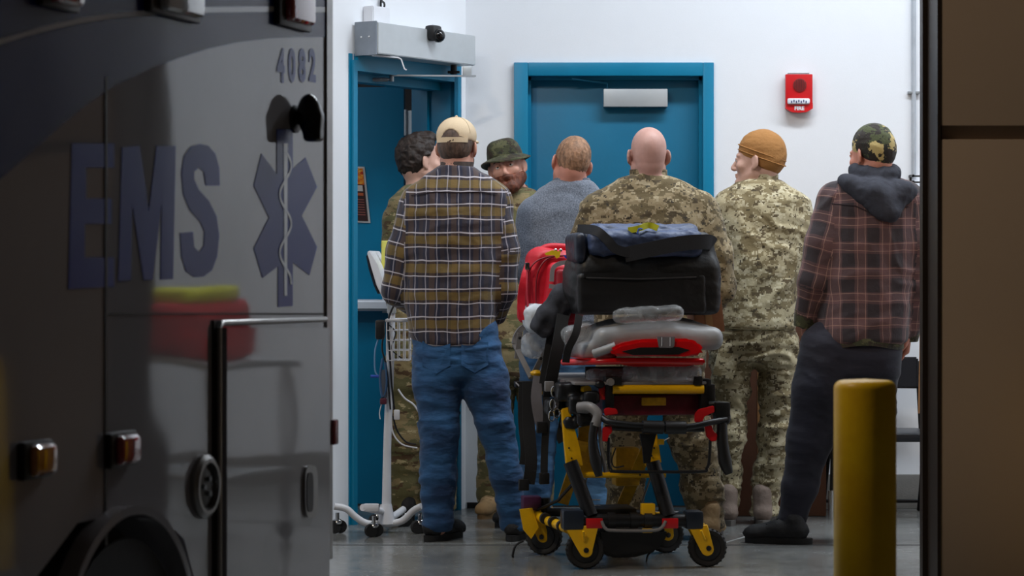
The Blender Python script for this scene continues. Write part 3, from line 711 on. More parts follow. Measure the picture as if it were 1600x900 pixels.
# ------------------------------------------------------------------ people: materials
def skin(name, col):
    a = N(name); co = a.coord(); c = lin(col)
    a.base(a.ramp(a.noise(co, 22, 4, 0.6), [(0.3, tuple(x*0.84 for x in c[:3])+(1,)), (0.7, c)])); a.bump(a.noise(co, 300, 2), 0.0004)
    a.set(rough=0.5, sss=0.0); return a.m
def hairm(name, col):
    a = N(name); co = a.coord(); c = lin(col)
    f = a.noise(co, 60, 4, 0.7, sv=(1, 1, 0.35)); a.base(a.ramp(f, [(0.35, tuple(x*0.45 for x in c[:3])+(1,)), (0.7, tuple(min(1, x*1.5) for x in c[:3])+(1,))]))
    a.bump(a.noise(co, 220, 3, sv=(1, 1, 0.3)), 0.002); a.set(rough=0.6); return a.m
def camo(name, base, cols, scale=1.0, sv=(1, 1, 1.5), th=(0.50, 0.60, 0.62), pix=0.0):
    a = N(name); co = a.coord(); vec = co
    if pix:                                # digital pattern: snap the lookup to small cells
        s = a.n('ShaderNodeVectorMath', operation='SNAP'); a.l(co, s.inputs[0]); s.inputs[1].default_value = (pix, pix, pix); vec = s.outputs[0]
    col = lin(base)
    cur = col
    for i, (c, sc, t) in enumerate(cols):
        mp = a.n('ShaderNodeMapping'); mp.inputs['Location'].default_value = (3.1*i+1, 1.7*i, 5.3*i); mp.inputs['Scale'].default_value = sv; a.l(vec, mp.inputs[0])
        f = a.noise(mp.outputs[0], sc*scale, 4, 0.62); m = a.ramp(f, [(0, 0.0), (t, 1.0)], 'CONSTANT')
        cur = a.mix(m, cur, lin(c))
    fz = a.noise(co, 500, 2); a.base(a.mix(0.25, cur, a.ramp(fz, [(0.3, 0.55), (0.7, 1.0)]), 'MULTIPLY'))
    a.bump(a.noise(co, 45, 4, 0.6), 0.004, 0.7); a.set(rough=0.85, sheen=0.1); return a.m
m_camoA = camo('woodland_digital_camouflage', (146, 130, 98), [((102, 88, 58), 14, 0.50), ((170, 156, 126), 22, 0.58), ((78, 66, 44), 20, 0.575), ((48, 42, 30), 30, 0.63)], pix=0.006)
m_camoB = camo('light_digital_camouflage', (186, 174, 140), [((138, 124, 90), 14, 0.50), ((210, 200, 168), 22, 0.57), ((98, 84, 58), 22, 0.585), ((74, 64, 44), 30, 0.64)], pix=0.006)
m_camoC = camo('multi_terrain_camouflage', (142, 126, 88), [((106, 102, 66), 9, 0.5), ((90, 68, 44), 13, 0.58), ((178, 164, 124), 17, 0.6)], sv=(0.6, 0.6, 1.6))
m_camoH = camo('dark_woodland_camouflage', (84, 84, 54), [((58, 60, 34), 14, 0.47), ((50, 40, 26), 18, 0.54), ((34, 34, 24), 20, 0.60)])
m_camoK = camo('bold_woodland_camouflage', (70, 76, 44), [((30, 30, 22), 9, 0.49), ((190, 170, 112), 12, 0.525), ((36, 28, 20), 13, 0.56)], sv=(1, 1, 0.9))

def plaid(name, period, ubands, vbands, ulines, vlines, rough=0.85, bd=0.003):
    """woven check from the garment's own UVs (metres)"""
    a = N(name); uv = a.n('ShaderNodeUVMap'); uv.uv_map = 'UVMap'; sp = a.n('ShaderNodeSeparateXYZ')
    co = a.coord(); nz = a.n('ShaderNodeTexNoise'); nz.inputs['Scale'].default_value = 7; a.l(co, nz.inputs['Vector'])
    off = a.n('ShaderNodeVectorMath', operation='MULTIPLY_ADD'); a.l(nz.outputs['Color'], off.inputs[0]); off.inputs[1].default_value = (0.022, 0.022, 0); a.l(uv.outputs[0], off.inputs[2])
    a.l(off.outputs[0], sp.inputs[0])
    def frac(o, p): return a.math('FRACT', a.math('MULTIPLY', o, 1/p))
    fu, fv = frac(sp.outputs[0], period[0]), frac(sp.outputs[1], period[1])
    cu = a.ramp(fu, [(p, lin(c)) for p, c in ubands], 'CONSTANT'); cv = a.ramp(fv, [(p, lin(c)) for p, c in vbands], 'CONSTANT')
    col = a.mix(0.5, cu, cv)
    lu = a.ramp(fu, [(p, v) for p, v in ulines[0]], 'CONSTANT'); lv = a.ramp(fv, [(p, v) for p, v in vlines[0]], 'CONSTANT')
    col = a.mix(a.math('MULTIPLY', lu, ulines[1]), col, lin(ulines[2])); col = a.mix(a.math('MULTIPLY', lv, vlines[1]), col, lin(vlines[2]))
    a.base(col); a.bump(a.noise(co, 38, 4, 0.6), bd, 0.7); a.set(rough=rough, sheen=0.15); return a.m
m_plaid1 = plaid('mustard_navy_flannel', (0.094, 0.122),
    [(0, (44, 40, 52)), (0.30, (92, 70, 52)), (0.55, (30, 32, 52)), (0.8, (66, 52, 46))],
    [(0, (128, 104, 30)), (0.30, (46, 34, 34)), (0.44, (24, 28, 52)), (0.84, (46, 34, 34))],
    ([(0, 0), (0.12, 1), (0.165, 0), (0.62, 1), (0.665, 0)], 0.42, (196, 190, 200)), ([(0, 0), (0.385, 1), (0.43, 0), (0.86, 1), (0.90, 0)], 0.7, (214, 208, 216)))
m_plaid7 = plaid('maroon_flannel', (0.105, 0.108),
    [(0, (106, 76, 76)), (0.45, (50, 40, 44)), (0.95, (106, 76, 76))], [(0, (98, 68, 68)), (0.42, (42, 34, 38)), (0.95, (98, 68, 68))],
    ([(0, 0), (0.06, 1), (0.085, 0), (0.36, 1), (0.385, 0)], 0.45, (190, 150, 132)), ([(0, 0), (0.06, 1), (0.085, 0), (0.34, 1), (0.365, 0)], 0.45, (190, 150, 132)))
def denim(name, c0, c1, bs=0.6):
    a = N(name); co = a.coord(); f = a.noise(co, 4, 4, 0.55, sv=(1, 1, 1.6)); a.base(a.ramp(f, [(0.35, lin(c0)), (0.68, lin(c1))]))
    h = a.noise(co, 9, 3, 0.45, sv=(1, 1, 2.4)); a.bump(h, 0.022, bs); a.set(rough=0.8, sheen=0.1); return a.m
m_jeans = denim('blue_denim', (12, 46, 84), (34, 86, 132)); m_jeansL = denim('washed_blue_denim', (40, 84, 128), (84, 128, 168))
m_navy = denim('dark_navy_cotton', (20, 20, 34), (28, 28, 44), 0.25)
m_grey = N('heather_grey_wool'); _c = m_grey.coord(); m_grey.base(m_grey.ramp(m_grey.noise(_c, 190, 3, 0.7), [(0.3, lin((62, 68, 80))), (0.7, lin((136, 144, 158)))])); m_grey.bump(m_grey.noise(_c, 30, 4), 0.004, 0.6); m_grey.set(rough=0.9, sheen=0.2); m_grey = m_grey.m
m_hood = M('charcoal_sweatshirt', (46, 48, 58), 0.9, var=0.2, vscale=30, bump=0.003, bscale=40)
m_capT = M('khaki_twill', (206, 184, 152), 0.8, var=0.06, bump=0.001, bscale=300)
m_bean = M('coyote_brown_knit', (160, 112, 60), 0.85, var=0.08, bump=0.002, bscale=90)
m_shoeB = M('black_shoe_suede', (24, 24, 26), 0.7, var=0.2, bump=0.002, bscale=70)
m_sole = M('black_sole', (18, 18, 19), 0.6); m_soleG = M('grey_sole', (96, 92, 88), 0.7)
m_bootT = M('tan_suede_boot', (150, 124, 88), 0.85, var=0.12, bump=0.002, bscale=80); m_bootG = M('taupe_suede_boot', (128, 112, 102), 0.85, var=0.12, bump=0.002, bscale=80)
m_eye = M('eye_white', (214, 206, 200), 0.15, var=0.0); m_iris = M('dark_iris', (40, 30, 24), 0.1, var=0.0)
m_hairB = hairm('dark_brown_hair', (44, 32, 26)); m_hairC = hairm('cropped_brown_hair', (84, 64, 52)); m_hairS = hairm('sandy_hair', (150, 112, 84)); m_beard = hairm('auburn_beard', (108, 56, 34))
m_skin = skin('fair_skin', (206, 152, 132)); m_skinR = skin('ruddy_skin', (206, 142, 122)); m_skinP = skin('pale_skin', (214, 170, 152)); m_skinB = skin('shaved_scalp_skin', (196, 152, 140))

# ------------------------------------------------------------------ people: anatomy
def rotm(yaw, pitch, roll):
    return np.array((Matrix.Rotation(math.radians(yaw), 3, 'Z') @ Matrix.Rotation(math.radians(pitch), 3, 'X') @ Matrix.Rotation(math.radians(roll), 3, 'Y')))
class Head:
    """local axes: x right, y towards the face, z up, origin at mid-head"""
    def __init__(s, c, yaw, pitch=0, roll=0, k=1.0): s.c = np.array(c, float); s.R = rotm(yaw, pitch, roll); s.k = k
    def w(s, p): return s.c+s.R @ (np.array(p, float)*s.k)
    def ell(s, f, p, r, k=0.01, mode='u', tilt=None):
        R = s.R if tilt is None else s.R @ np.array(Matrix.Rotation(math.radians(tilt[0]), 3, tilt[1]))
        f.ell(s.w(p), np.array(r)*s.k, R, k, mode)
    def cone(s, f, a, b, ra, rb, k=0.01, mode='u'): f.cone(s.w(a), s.w(b), ra*s.k, rb*s.k, k, mode)
    def build(s, f):
        E = s.ell
        E(f, (0, -.012, .032), (.0745, .096, .088), .001); E(f, (0, .022, -.03), (.062, .070, .078), .03); E(f, (0, -.05, -.02), (.058, .045, .06), .03)
        for x in (-1, 1):
            s.cone(f, (x*.052, .0, -.055), (x*.022, .072, -.098), .022, .016, .025)      # jaw line
            E(f, (x*.040, .066, -.026), (.024, .020, .020), .022)                          # cheek bone
        E(f, (0, .080, -.100), (.022, .018, .018), .02)                                   # chin
        E(f, (0, .080, .020), (.050, .016, .012), .016)                                   # brow
        for x in (-1, 1): E(f, (x*.031, .100, -.001), (.020, .014, .012), .010, 's')
        for x in (-1, 1): E(f, (x*.031, .081, .000), (.0135, .013, .0125), .003)
        for x in (-1, 1): E(f, (x*.031, .0905, .0075), (.017, .008, .0035), .003)          # upper lid
        s.cone(f, (0, .088, .010), (0, .112, -.034), .007, .0105, .010); E(f, (0, .104, -.040), (.016, .013, .009), .006)
        E(f, (0, .089, -.064), (.024, .011, .0055), .004); E(f, (0, .088, -.074), (.020, .011, .0065), .004)
        s.cone(f, (-.02, .101, -.0692), (.02, .101, -.0692), .0022, .0022, .003, 's')
        for x in (-1, 1):
            E(f, (x*.083, -.006, -.006), (.0075, .021, .034), .005, tilt=(x*32, 'Z')); E(f, (x*.088, .004, -.002), (.004, .011, .020), .004, 's', tilt=(x*32, 'Z'))
            E(f, (x*.077, .003, -.034), (.006, .010, .010), .004)
    def eyes(s, par):
        for x in (-1, 1):
            g = G(); c = s.w((x*.031, .0815, .000)); g.ball(c, .0128*s.k, 14); e = g.go('eye', m_eye, par, 180)
            g = G(); d = s.R @ np.array((0, 1, 0)); c2 = c+d*.0085*s.k; g.ball(c2, .0058*s.k, 12); g.go('iris', m_iris, par, 180)
def hand(f, wr, dr, nm, side, curl=0.6):
    """wrist point, pointing direction, palm normal, side +1/-1 picks where the thumb goes"""
    wr = np.array(wr, float); dr = np.array(dr, float); dr /= np.linalg.norm(dr); nm = np.array(nm, float); nm -= dr*(nm@dr); nm /= np.linalg.norm(nm); sd = np.cross(dr, nm)*side
    R = np.stack([sd, dr, nm], 1); f.rbox(wr+dr*.055, (.040, .050, .014), .012, R, .01); f.cone(wr-dr*.03, wr+dr*.02, .026, .026, .015)
    for i, (o, L) in enumerate(((.030, .070), (.010, .078), (-.010, .073), (-.029, .058))):
        p = wr+dr*.098+sd*o; a1, a2 = curl*0.9, curl*1.9
        q = p+(dr*math.cos(a1)+nm*math.sin(a1))*L*.5; r = q+(dr*math.cos(a2)+nm*math.sin(a2))*L*.5
        f.cone(p-dr*.02, q, .0095, .0088, .003); f.cone(q, r, .0088, .0075, .002)
    p = wr+dr*.03+sd*.036; q = p+(sd*.6+dr*.8+nm*.3)*.036; r = q+(sd*.1+dr*.9+nm*.5)*.032
    f.cone(p, q, .0125, .0105, .006); f.cone(q, r, .0105, .008, .003)

def shoe(par, x, y, yaw, mat, sole, h=0.085, L=0.285, shaft=0, name='shoe', label=None):
    R = rotm(yaw, 0, 0); c = np.array((x, y, 0.0)); W = lambda p: c+R @ np.array(p, float); fr = L/0.285
    def b(f):
        f.cone(W((0, -.055*fr, .058)), W((0, .03*fr, .062)), .040, .042, .01); f.cone(W((0, .03*fr, .055)), W((0, .135*fr, .043)), .043, .036, .03)
        f.ell(W((0, .13*fr, .040)), (.045, .055, .030), R, .02)
        f.cone(W((0, -.045*fr, .06)), W((0, -.03*fr, .105+shaft)), .040, .043+shaft*.1, .02)
        f.half((0, 0, .024), (0, 0, -1))
    o = soft(name, mat, par, c-np.array((.22, .22, .02)), c+np.array((.22, .22, .17+shaft)), .009, b, amp=.0015, fr=(30, 30, 40))
    if label: o['label'] = label
    g = G(); pts = []
    for i in range(28):
        t = 2*math.pi*i/28; yy = math.cos(t); xx = math.sin(t)
        hw = .040+.012*max(0, yy) if abs(yy) < .6 else .048
        pts.append(W((xx*hw*(1.0 if yy > 0 else .9), .033*fr+yy*.142*fr, 0.0)))
    g.prism(pts, (0, 0, .028)); g.go('sole', sole, o)
    g = G()
    for k in range(4): a_ = W((-.022, (.035+.022*k)*fr, .106-.011*k)); b_ = W((.022, (.040+.022*k)*fr, .106-.011*k)); g.tube([a_, (a_+b_)/2+np.array((0, 0, .006)), b_], .003, 6)
    g.go('laces', sole, o)

def person(d, label, jacket, legs, head, arms, jmat, lmat, skinm, uvoff=(0, 0), amp=(.004, .004), hem=None, jk=.03, group=None, pelvis=None, hands=None, seed=0, n=2.4, extra=None, jname='shirt', jrelax=2, center=None):
    """every row / joint is (px, py, depth offset, ...) at this person's own distance d"""
    W = lambda px, py, dd=0: np.array(P(px, py, d+dd))
    base = W((jacket[-1][1]+jacket[-1][2])/2, 600); root = thing('person', (base[0], d, 0), label=label, cat='person', group=group)
    rows = []
    for r in jacket:
        py, xl, xr, th = r[:4]; dd = r[4] if len(r) > 4 else 0
        a, b = W(xl, py, dd), W(xr, py, dd); rows.append((a[2], (a[0]+b[0])/2, d+dd, (b[0]-a[0])/2, th/2))
    A3 = [[(W(q[0], q[1], q[2]), q[3]) for q in arm] for arm in arms]
    L3 = [[(W(q[0], q[1], q[2]), q[3]) for q in leg] for leg in legs]
    zmin = 0.03; h = head
    zt = h.c[2]+.16
    # --- body: one continuous skin surface
    fine = [(h.c-np.array((.12, .14, .17)), h.c+np.array((.12, .14, .15)), .0052)]
    hs = []
    for i, arm in enumerate(A3):
        w_ = arm[-1][0]; e_ = arm[-2][0]; dr = (w_-e_)/np.linalg.norm(w_-e_)
        hd = hands[i] if hands else {}
        hs.append((w_, hd.get('dr', dr), hd.get('nm', (1 if w_[0] < base[0] else -1, 0.2, -.3)), hd.get('side', 1 if w_[0] < base[0] else -1), hd.get('curl', .6)))
        c_ = w_+np.array(hs[-1][1])*.09; fine.append((c_-np.array((.10, .10, .10)), c_+np.array((.10, .10, .10)), .0065))
    allp = [p for a_ in A3+L3 for p, _ in a_]+[h.c]+[q[0]+np.array(q[1])*.2 for q in hs]
    lo = np.min(allp, 0)-.16; hi = np.max(allp, 0)+.16; lo[2] = 0.0; hi[2] = zt+.02
    f = Fld(lo, hi, .018, fine)
    f.loft([(z, cx, cy, a*.86, b*.86) for z, cx, cy, a, b in rows], .03, n=2.2)
    top = max(rows); nb = np.array((top[1], top[2], top[0]-.03)); f.cone(nb, h.w((0, -.025, -.055)), .062, .056*h.k, .03)
    h.build(f)
    for arm in A3:
        for (p, r), (q, s_) in zip(arm, arm[1:]): f.cone(p, q, max(.026, r-.020), max(.024, s_-.020), .02)
    for q in hs: hand(f, *q)
    for leg in L3:
        for (p, r), (q, s_) in zip(leg, leg[1:]): f.cone(p, q, r-.02, max(.036, s_-.025), .02)
        an = leg[-1][0]; f.cone(an, (an[0], an[1], .06), .036, .034, .02); f.cone((an[0], an[1], .055), (an[0], an[1]+.08, .05), .030, .028, .02)
    V, Q = f.verts(1); body = qmesh('body', V, Q, skinm, root)
    h.eyes(root)
    # --- trousers
    hemz = min(r[0] for r in rows); pr = []
    pel = pelvis or [(jacket[-1][0]-25, jacket[-1][1]+8, jacket[-1][2]-8, jacket[-1][3]*.92), (jacket[-1][0]+20, jacket[-1][1]+6, jacket[-1][2]-6, jacket[-1][3]*.95), (jacket[-1][0]+50, jacket[-1][1]+8, jacket[-1][2]-8, jacket[-1][3]*.85)]
    for r in pel:
        a, b = W(r[1], r[0]), W(r[2], r[0]); pr.append((a[2], (a[0]+b[0])/2, d, (b[0]-a[0])/2, r[3]/2))
    lo = np.min([p for l in L3 for p, _ in l]+[np.array((pr[0][1]-pr[0][3], d-.1, 0))], 0)-.16; hi = np.max([p for l in L3 for p, _ in l]+[np.array((pr[0][1]+pr[0][3], d+.1, pr[0][0]))], 0)+.16; lo[2] = .01
    f = Fld(lo, hi, .0105); f.loft(pr, .03)
    for leg in L3:
        for (p, r), (q, s_) in zip(leg, leg[1:]): f.cone(p, q, r, s_, .03)
    f.half((0, 0, .045), (0, 0, -1))
    V, Q = f.verts(1); V = folds(V, Q, amp[1], (5, 5, 22), seed+3); trousers = qmesh('trousers', V, Q, lmat, root)
    # --- jacket with woven-pattern UVs
    pts = [p for a_ in A3 for p, _ in a_]+[np.array((r[1]-r[3], r[2]-r[4], r[0])) for r in rows]+[np.array((r[1]+r[3], r[2]+r[4], r[0])) for r in rows]
    lo = np.min(pts, 0)-.11; hi = np.max(pts, 0)+.11
    f = Fld(lo, hi, .0092); tf = f.loft(rows, jk, n=n); af = []
    for arm in A3:
        ff = []
        for (p, r), (q, s_) in zip(arm[:], arm[1:]):
            ff.append((f.cone(p, q, r, s_, jk), p, q, r))
        af.append(ff)
    for arm in A3:                                   # cuff ends square
        pass
    if hem is not None: f.half(W(hem[0], hem[1]), (W(hem[2], hem[3])-W(hem[0], hem[1]))[[2, 1, 0]]*np.array((1, 0, -1)))
    V, Q = f.verts(jrelax); V0 = V.copy(); V = folds(V, Q, amp[0], (6, 6, 9), seed)
    C = V0[Q].mean(1); dT = tf(C[:, 0], C[:, 1], C[:, 2]); best = np.full(len(C), 1e9); own = np.full(len(C), -1); segs = []
    for ff in af:
        for fn, p, q, r in ff:
            dd = fn(C[:, 0], C[:, 1], C[:, 2]); m = dd < best; best = np.where(m, dd, best); own[m] = len(segs); segs.append((p, q, r))
    own[dT < best+.004] = -1
    UVc = np.zeros((len(Q), 4, 2)); PV = V0[Q]; Nn = vnormals(V0, Q)[Q].mean(1)
    m = own == -1; side = np.abs(Nn[:, 0]) > np.abs(Nn[:, 1])*1.3
    UVc[:, :, 0] = np.where(side[:, None], PV[:, :, 1], PV[:, :, 0]-base[0]); UVc[:, :, 1] = PV[:, :, 2]
    acc = 0; 
    for i, (p, q, r) in enumerate(segs):
        mm = own == i; ax = (q-p)/np.linalg.norm(q-p); 
        if (i > 0 and np.allclose(segs[i-1][1], p)): acc += np.linalg.norm(segs[i-1][1]-segs[i-1][0])
        else: acc = 0.03*i
        u = np.array((1, 0, 0))-ax*ax[0]; u = np.array((0, 1, 0))-ax*ax[1] if np.linalg.norm(u) < .3 else u; u /= np.linalg.norm(u); v = np.cross(ax, u)
        rel = PV[mm]-p; ang = np.arctan2(rel@v, rel@u); a0 = np.arctan2((C[mm]-p)@v, (C[mm]-p)@u)[:, None]; ang = a0+(ang-a0+math.pi) % (2*math.pi)-math.pi
        UVc[mm, :, 0] = ang*.062; UVc[mm, :, 1] = rel@ax+acc
    UVc += np.array(uvoff); jk_o = qmesh(jname, V, Q, jmat, root, uv=UVc.reshape(-1, 2))
    return root, body, jk_o, trousers, W
def hair_shell(par, h, mat, up=.010, front=.045, low=-.07, amp=.003, fr=(40, 40, 40), fade=.004, name='hair', sp=.0055, top=None):
    def b(f):
        h.ell(f, (0, -.014, .034), (.0745+up, .096+up*.9, .088+up), .001); h.ell(f, (0, -.05, -.012), (.056+fade+.006, .045+fade+.006, .062), .03)
        if top: h.ell(f, *top)
        f.half(h.w((0, front, .06)), h.R @ np.array((0, 1, -.62)))                              # open at the face
        f.half(h.w((0, 0, low)), h.R @ np.array((0, .25, -1)))                                # nape line
        for x in (-1, 1): h.ell(f, (x*.088, .008, -.022), (.030, .034, .046), .006, 's')      # around the ears
    c = h.c; return soft(name, mat, par, c-.17, c+.17, sp, b, amp=amp, fr=fr, relax=1)
# ------------------------------------------------------------------ the seven men
def man_flannel():
    d = 10.68; h = Head(P(714, 231, d+.02), -14, 0, 0, 1.0)
    root, body, sh, tr, W = person(d, 'person seen from behind in mustard and navy checked flannel shirt, jeans and khaki cap',
        [(257, 690, 738, .15, -.0), (268, 676, 752, .17), (281, 655, 774, .20), (296, 640, 788, .23), (315, 632, 792, .25), (350, 632, 788, .27), (420, 634, 780, .27), (480, 634, 776, .27), (520, 640, 772, .27), (541, 650, 764, .27)],
        [[(684, 520, 0, .112), (684, 600, -.01, .104), (686, 665, -.02, .083), (684, 740, 0, .078), (684, 818, 0, .066)], [(738, 520, 0, .112), (758, 600, 0, .100), (774, 665, -.02, .074), (790, 740, 0, .066), (804, 822, .02, .058)]],
        h, [[(650, 318, 0, .074), (630, 390, .0, .068), (618, 452, .02, .060), (650, 482, .20, .046)], [(772, 314, 0, .074), (786, 390, 0, .066), (787, 452, .01, .058), (776, 492, .11, .045)]],
        m_plaid1, m_jeans, m_skin, uvoff=(.02, .030), amp=(.0048, .006), seed=1, hem=None)
    hair_shell(root, h, m_hairC, up=.005, front=.03, low=-.075, amp=.001)
    # collar stand
    g = G(); c = W(714, 262); ring = [(c[0]+.068*math.cos(t), c[1]-.0+.066*math.sin(t), c[2]+.004) for t in np.linspace(0.6*math.pi, 2.4*math.pi, 26)]
    g.tube(ring, .01, flat=(.010, .040), up=(0, 0, 1)); 
    me = g.go('collar', M('collar_dark_flannel', (74, 64, 60), 0.9, var=0.4, vscale=40), sh)
    # cap
    def b(f):
        h.ell(f, (0, -.008, .052), (.088, .104, .083), .001); f.half(h.w((0, -.02, .026)), h.R @ np.array((0, -.10, -1)))
        h.ell(f, (0, -.092, .045), (.034, .06, .030), .004, 's')
    cap = soft('cap', m_capT, root, h.c-.17, h.c+.19, .0045, b, relax=1)
    g = G(); R3 = Matrix(h.R.tolist())
    g.tube([h.w((.089*math.cos(t), -.008+.105*math.sin(t), .030)) for t in np.linspace(1.22*math.pi, 1.78*math.pi, 14)], .005, flat=(.006, .022), up=h.R @ np.array((0, 0, 1))); g.go('cap_strap', m_capT, cap)
    g = G(); g.ball(h.w((0, -.008, .136)), .007, 10); g.go('cap_button', m_capT, cap)
    g = G()
    for k in (0, 1, 2): 
        a_ = k*math.pi/3+math.pi/2; g.tube([h.w((.0885*math.cos(a_)*math.cos(t), -.008+.1045*math.sin(a_)*math.cos(t), .052+.0835*math.sin(t))) for t in np.linspace(.25, math.pi-.1 if k else math.pi/2, 14)], .0012, 6)
    g.go('cap_seam', M('khaki_seam', (170, 150, 120), 0.8), cap)
    def br(f):
        h.ell(f, (0, .118, .030), (.068, .075, .014), .001); h.ell(f, (0, .112, .016), (.07, .075, .014), .004, 's')
    soft('cap_brim', m_capT, cap, h.c-.26, h.c+.26, .006, br)
    beard(root, h, m_hairC, thin=True)
    # seams of the shirt: yoke seam and back pleat
    seam_on(sh, [(642, 305), (680, 300), (715, 301), (750, 300), (784, 303)], d, 'yoke_seam', M('dark_seam', (40, 28, 34), 0.9))
    pockets(tr, d, [(682, 556, 44), (742, 556, 42)], m_jeans)
    shoe(root, P(686, 0, d+.02).x, d+.03, -32, m_shoeB, m_sole); shoe(root, P(806, 0, d+.05).x, d+.05, -12, m_shoeB, m_sole)
def beard(par, h, mat, thin=False, name='beard'):
    u = .003 if thin else .010
    def b(f):
        h.ell(f, (0, .024, -.046), (.062+u, .070+u, .068+u), .001)
        for x in (-1, 1): h.cone(f, (x*.052, .0, -.055), (x*.022, .074, -.100), .022+u, .018+u, .02)
        h.ell(f, (0, .080, -.102), (.026+u, .020+u, .022+u), .02)
        if not thin: h.cone(f, (-.028, .090, -.060), (0, .100, -.052), .009, .011, .01); h.cone(f, (.028, .090, -.060), (0, .100, -.052), .009, .011, .01)
        f.half(h.w((0, .05, -.040)), h.R @ np.array((0, .35, 1)) if thin else h.R @ np.array((0, .12, 1)))
        f.half(h.w((0, -.004, 0)), h.R @ np.array((0, -1, 0)))
        if not thin: h.ell(f, (0, .112, -.074), (.017, .018, .005), .003, 's')
    soft(name, mat, par, h.c-.2, h.c+.2, .005, b, amp=0.001 if thin else .0022, fr=(60, 60, 60))
def surf_y(o, x, z):
    """depth of the near face of a finished garment at (x, z), world"""
    me = o.data; vs = np.empty(len(me.vertices)*3); me.vertices.foreach_get('co', vs); vs = vs.reshape(-1, 3)
    t = WM[o.name].translation; dd = (vs[:, 0]+t.x-x)**2+(vs[:, 2]+t.z-z)**2; m = dd < .012**2
    if not m.any(): m = dd < .05**2
    return (vs[m, 1].min() if m.any() else 0)+t.y
def seam_on(par, pts, d, name, mat, r=.0022):
    g = G(); q = []
    for (a, b), (c, e) in zip(pts, pts[1:]):
        for t in np.linspace(0, 1, 6)[:-1]:
            w_ = P(a+(c-a)*t, b+(e-b)*t, d-.1); q.append((w_.x, surf_y(par, w_.x, w_.z)-.0005, w_.z))
    g.tube(q, r, 6); return g.go(name, mat, par)
def pockets(par, d, lst, mat):
    for x, y, w_ in lst:
        g = G(); o = []
        for a, b in ((-.5, -.5), (.5, -.5), (.5, .32), (0, .6), (-.5, .32)):
            q = P(x+a*w_, y+b*w_*1.05, d-.1); o.append((q.x, surf_y(par, q.x, q.z), q.z))
        ymin = [p[1] for p in o]; g.prism([(p[0], p[1]-.003, p[2]) for p in o], (0, .012, 0)); g.go('back_pocket', mat, par, smooth=None)
def sleeve_patch(): pass

def man_darkhair():
    d = 11.62; h = Head(P(657, 252, d), -68, 2, 0, 1.0)
    root, body, sh, tr, W = person(d, 'person with tousled dark hair in camouflage uniform, half hidden behind the checked flannel shirt man',
        [(287, 634, 682, .15), (298, 622, 694, .18), (314, 608, 704, .22), (340, 604, 708, .25), (420, 608, 704, .25), (520, 606, 706, .26), (562, 606, 706, .27)],
        [[(634, 560, 0, .098), (634, 690, -.01, .082), (633, 792, 0, .078)], [(682, 560, 0, .098), (686, 690, -.01, .08), (688, 792, 0, .076)]],
        h, [[(620, 345, 0, .066), (612, 430, -.02, .056), (626, 500, .10, .045)], [(700, 340, 0, .066), (716, 430, 0, .056), (700, 490, .12, .045)]],
        m_camoC, m_camoC, m_skinP, amp=(.004, .005), seed=2, jname='uniform_jacket')
    hair_shell(root, h, m_hairB, up=.012, front=.040, low=-.075, amp=.006, fr=(34, 34, 34), fade=.004, top=((0, .03, .105), (.062, .06, .034), .02))
    shoe(root, P(632, 0, d).x, d, 20, m_shoeB, m_sole, shaft=.06, name='boot'); shoe(root, P(688, 0, d).x, d, -10, m_shoeB, m_sole, shaft=.06, name='boot')
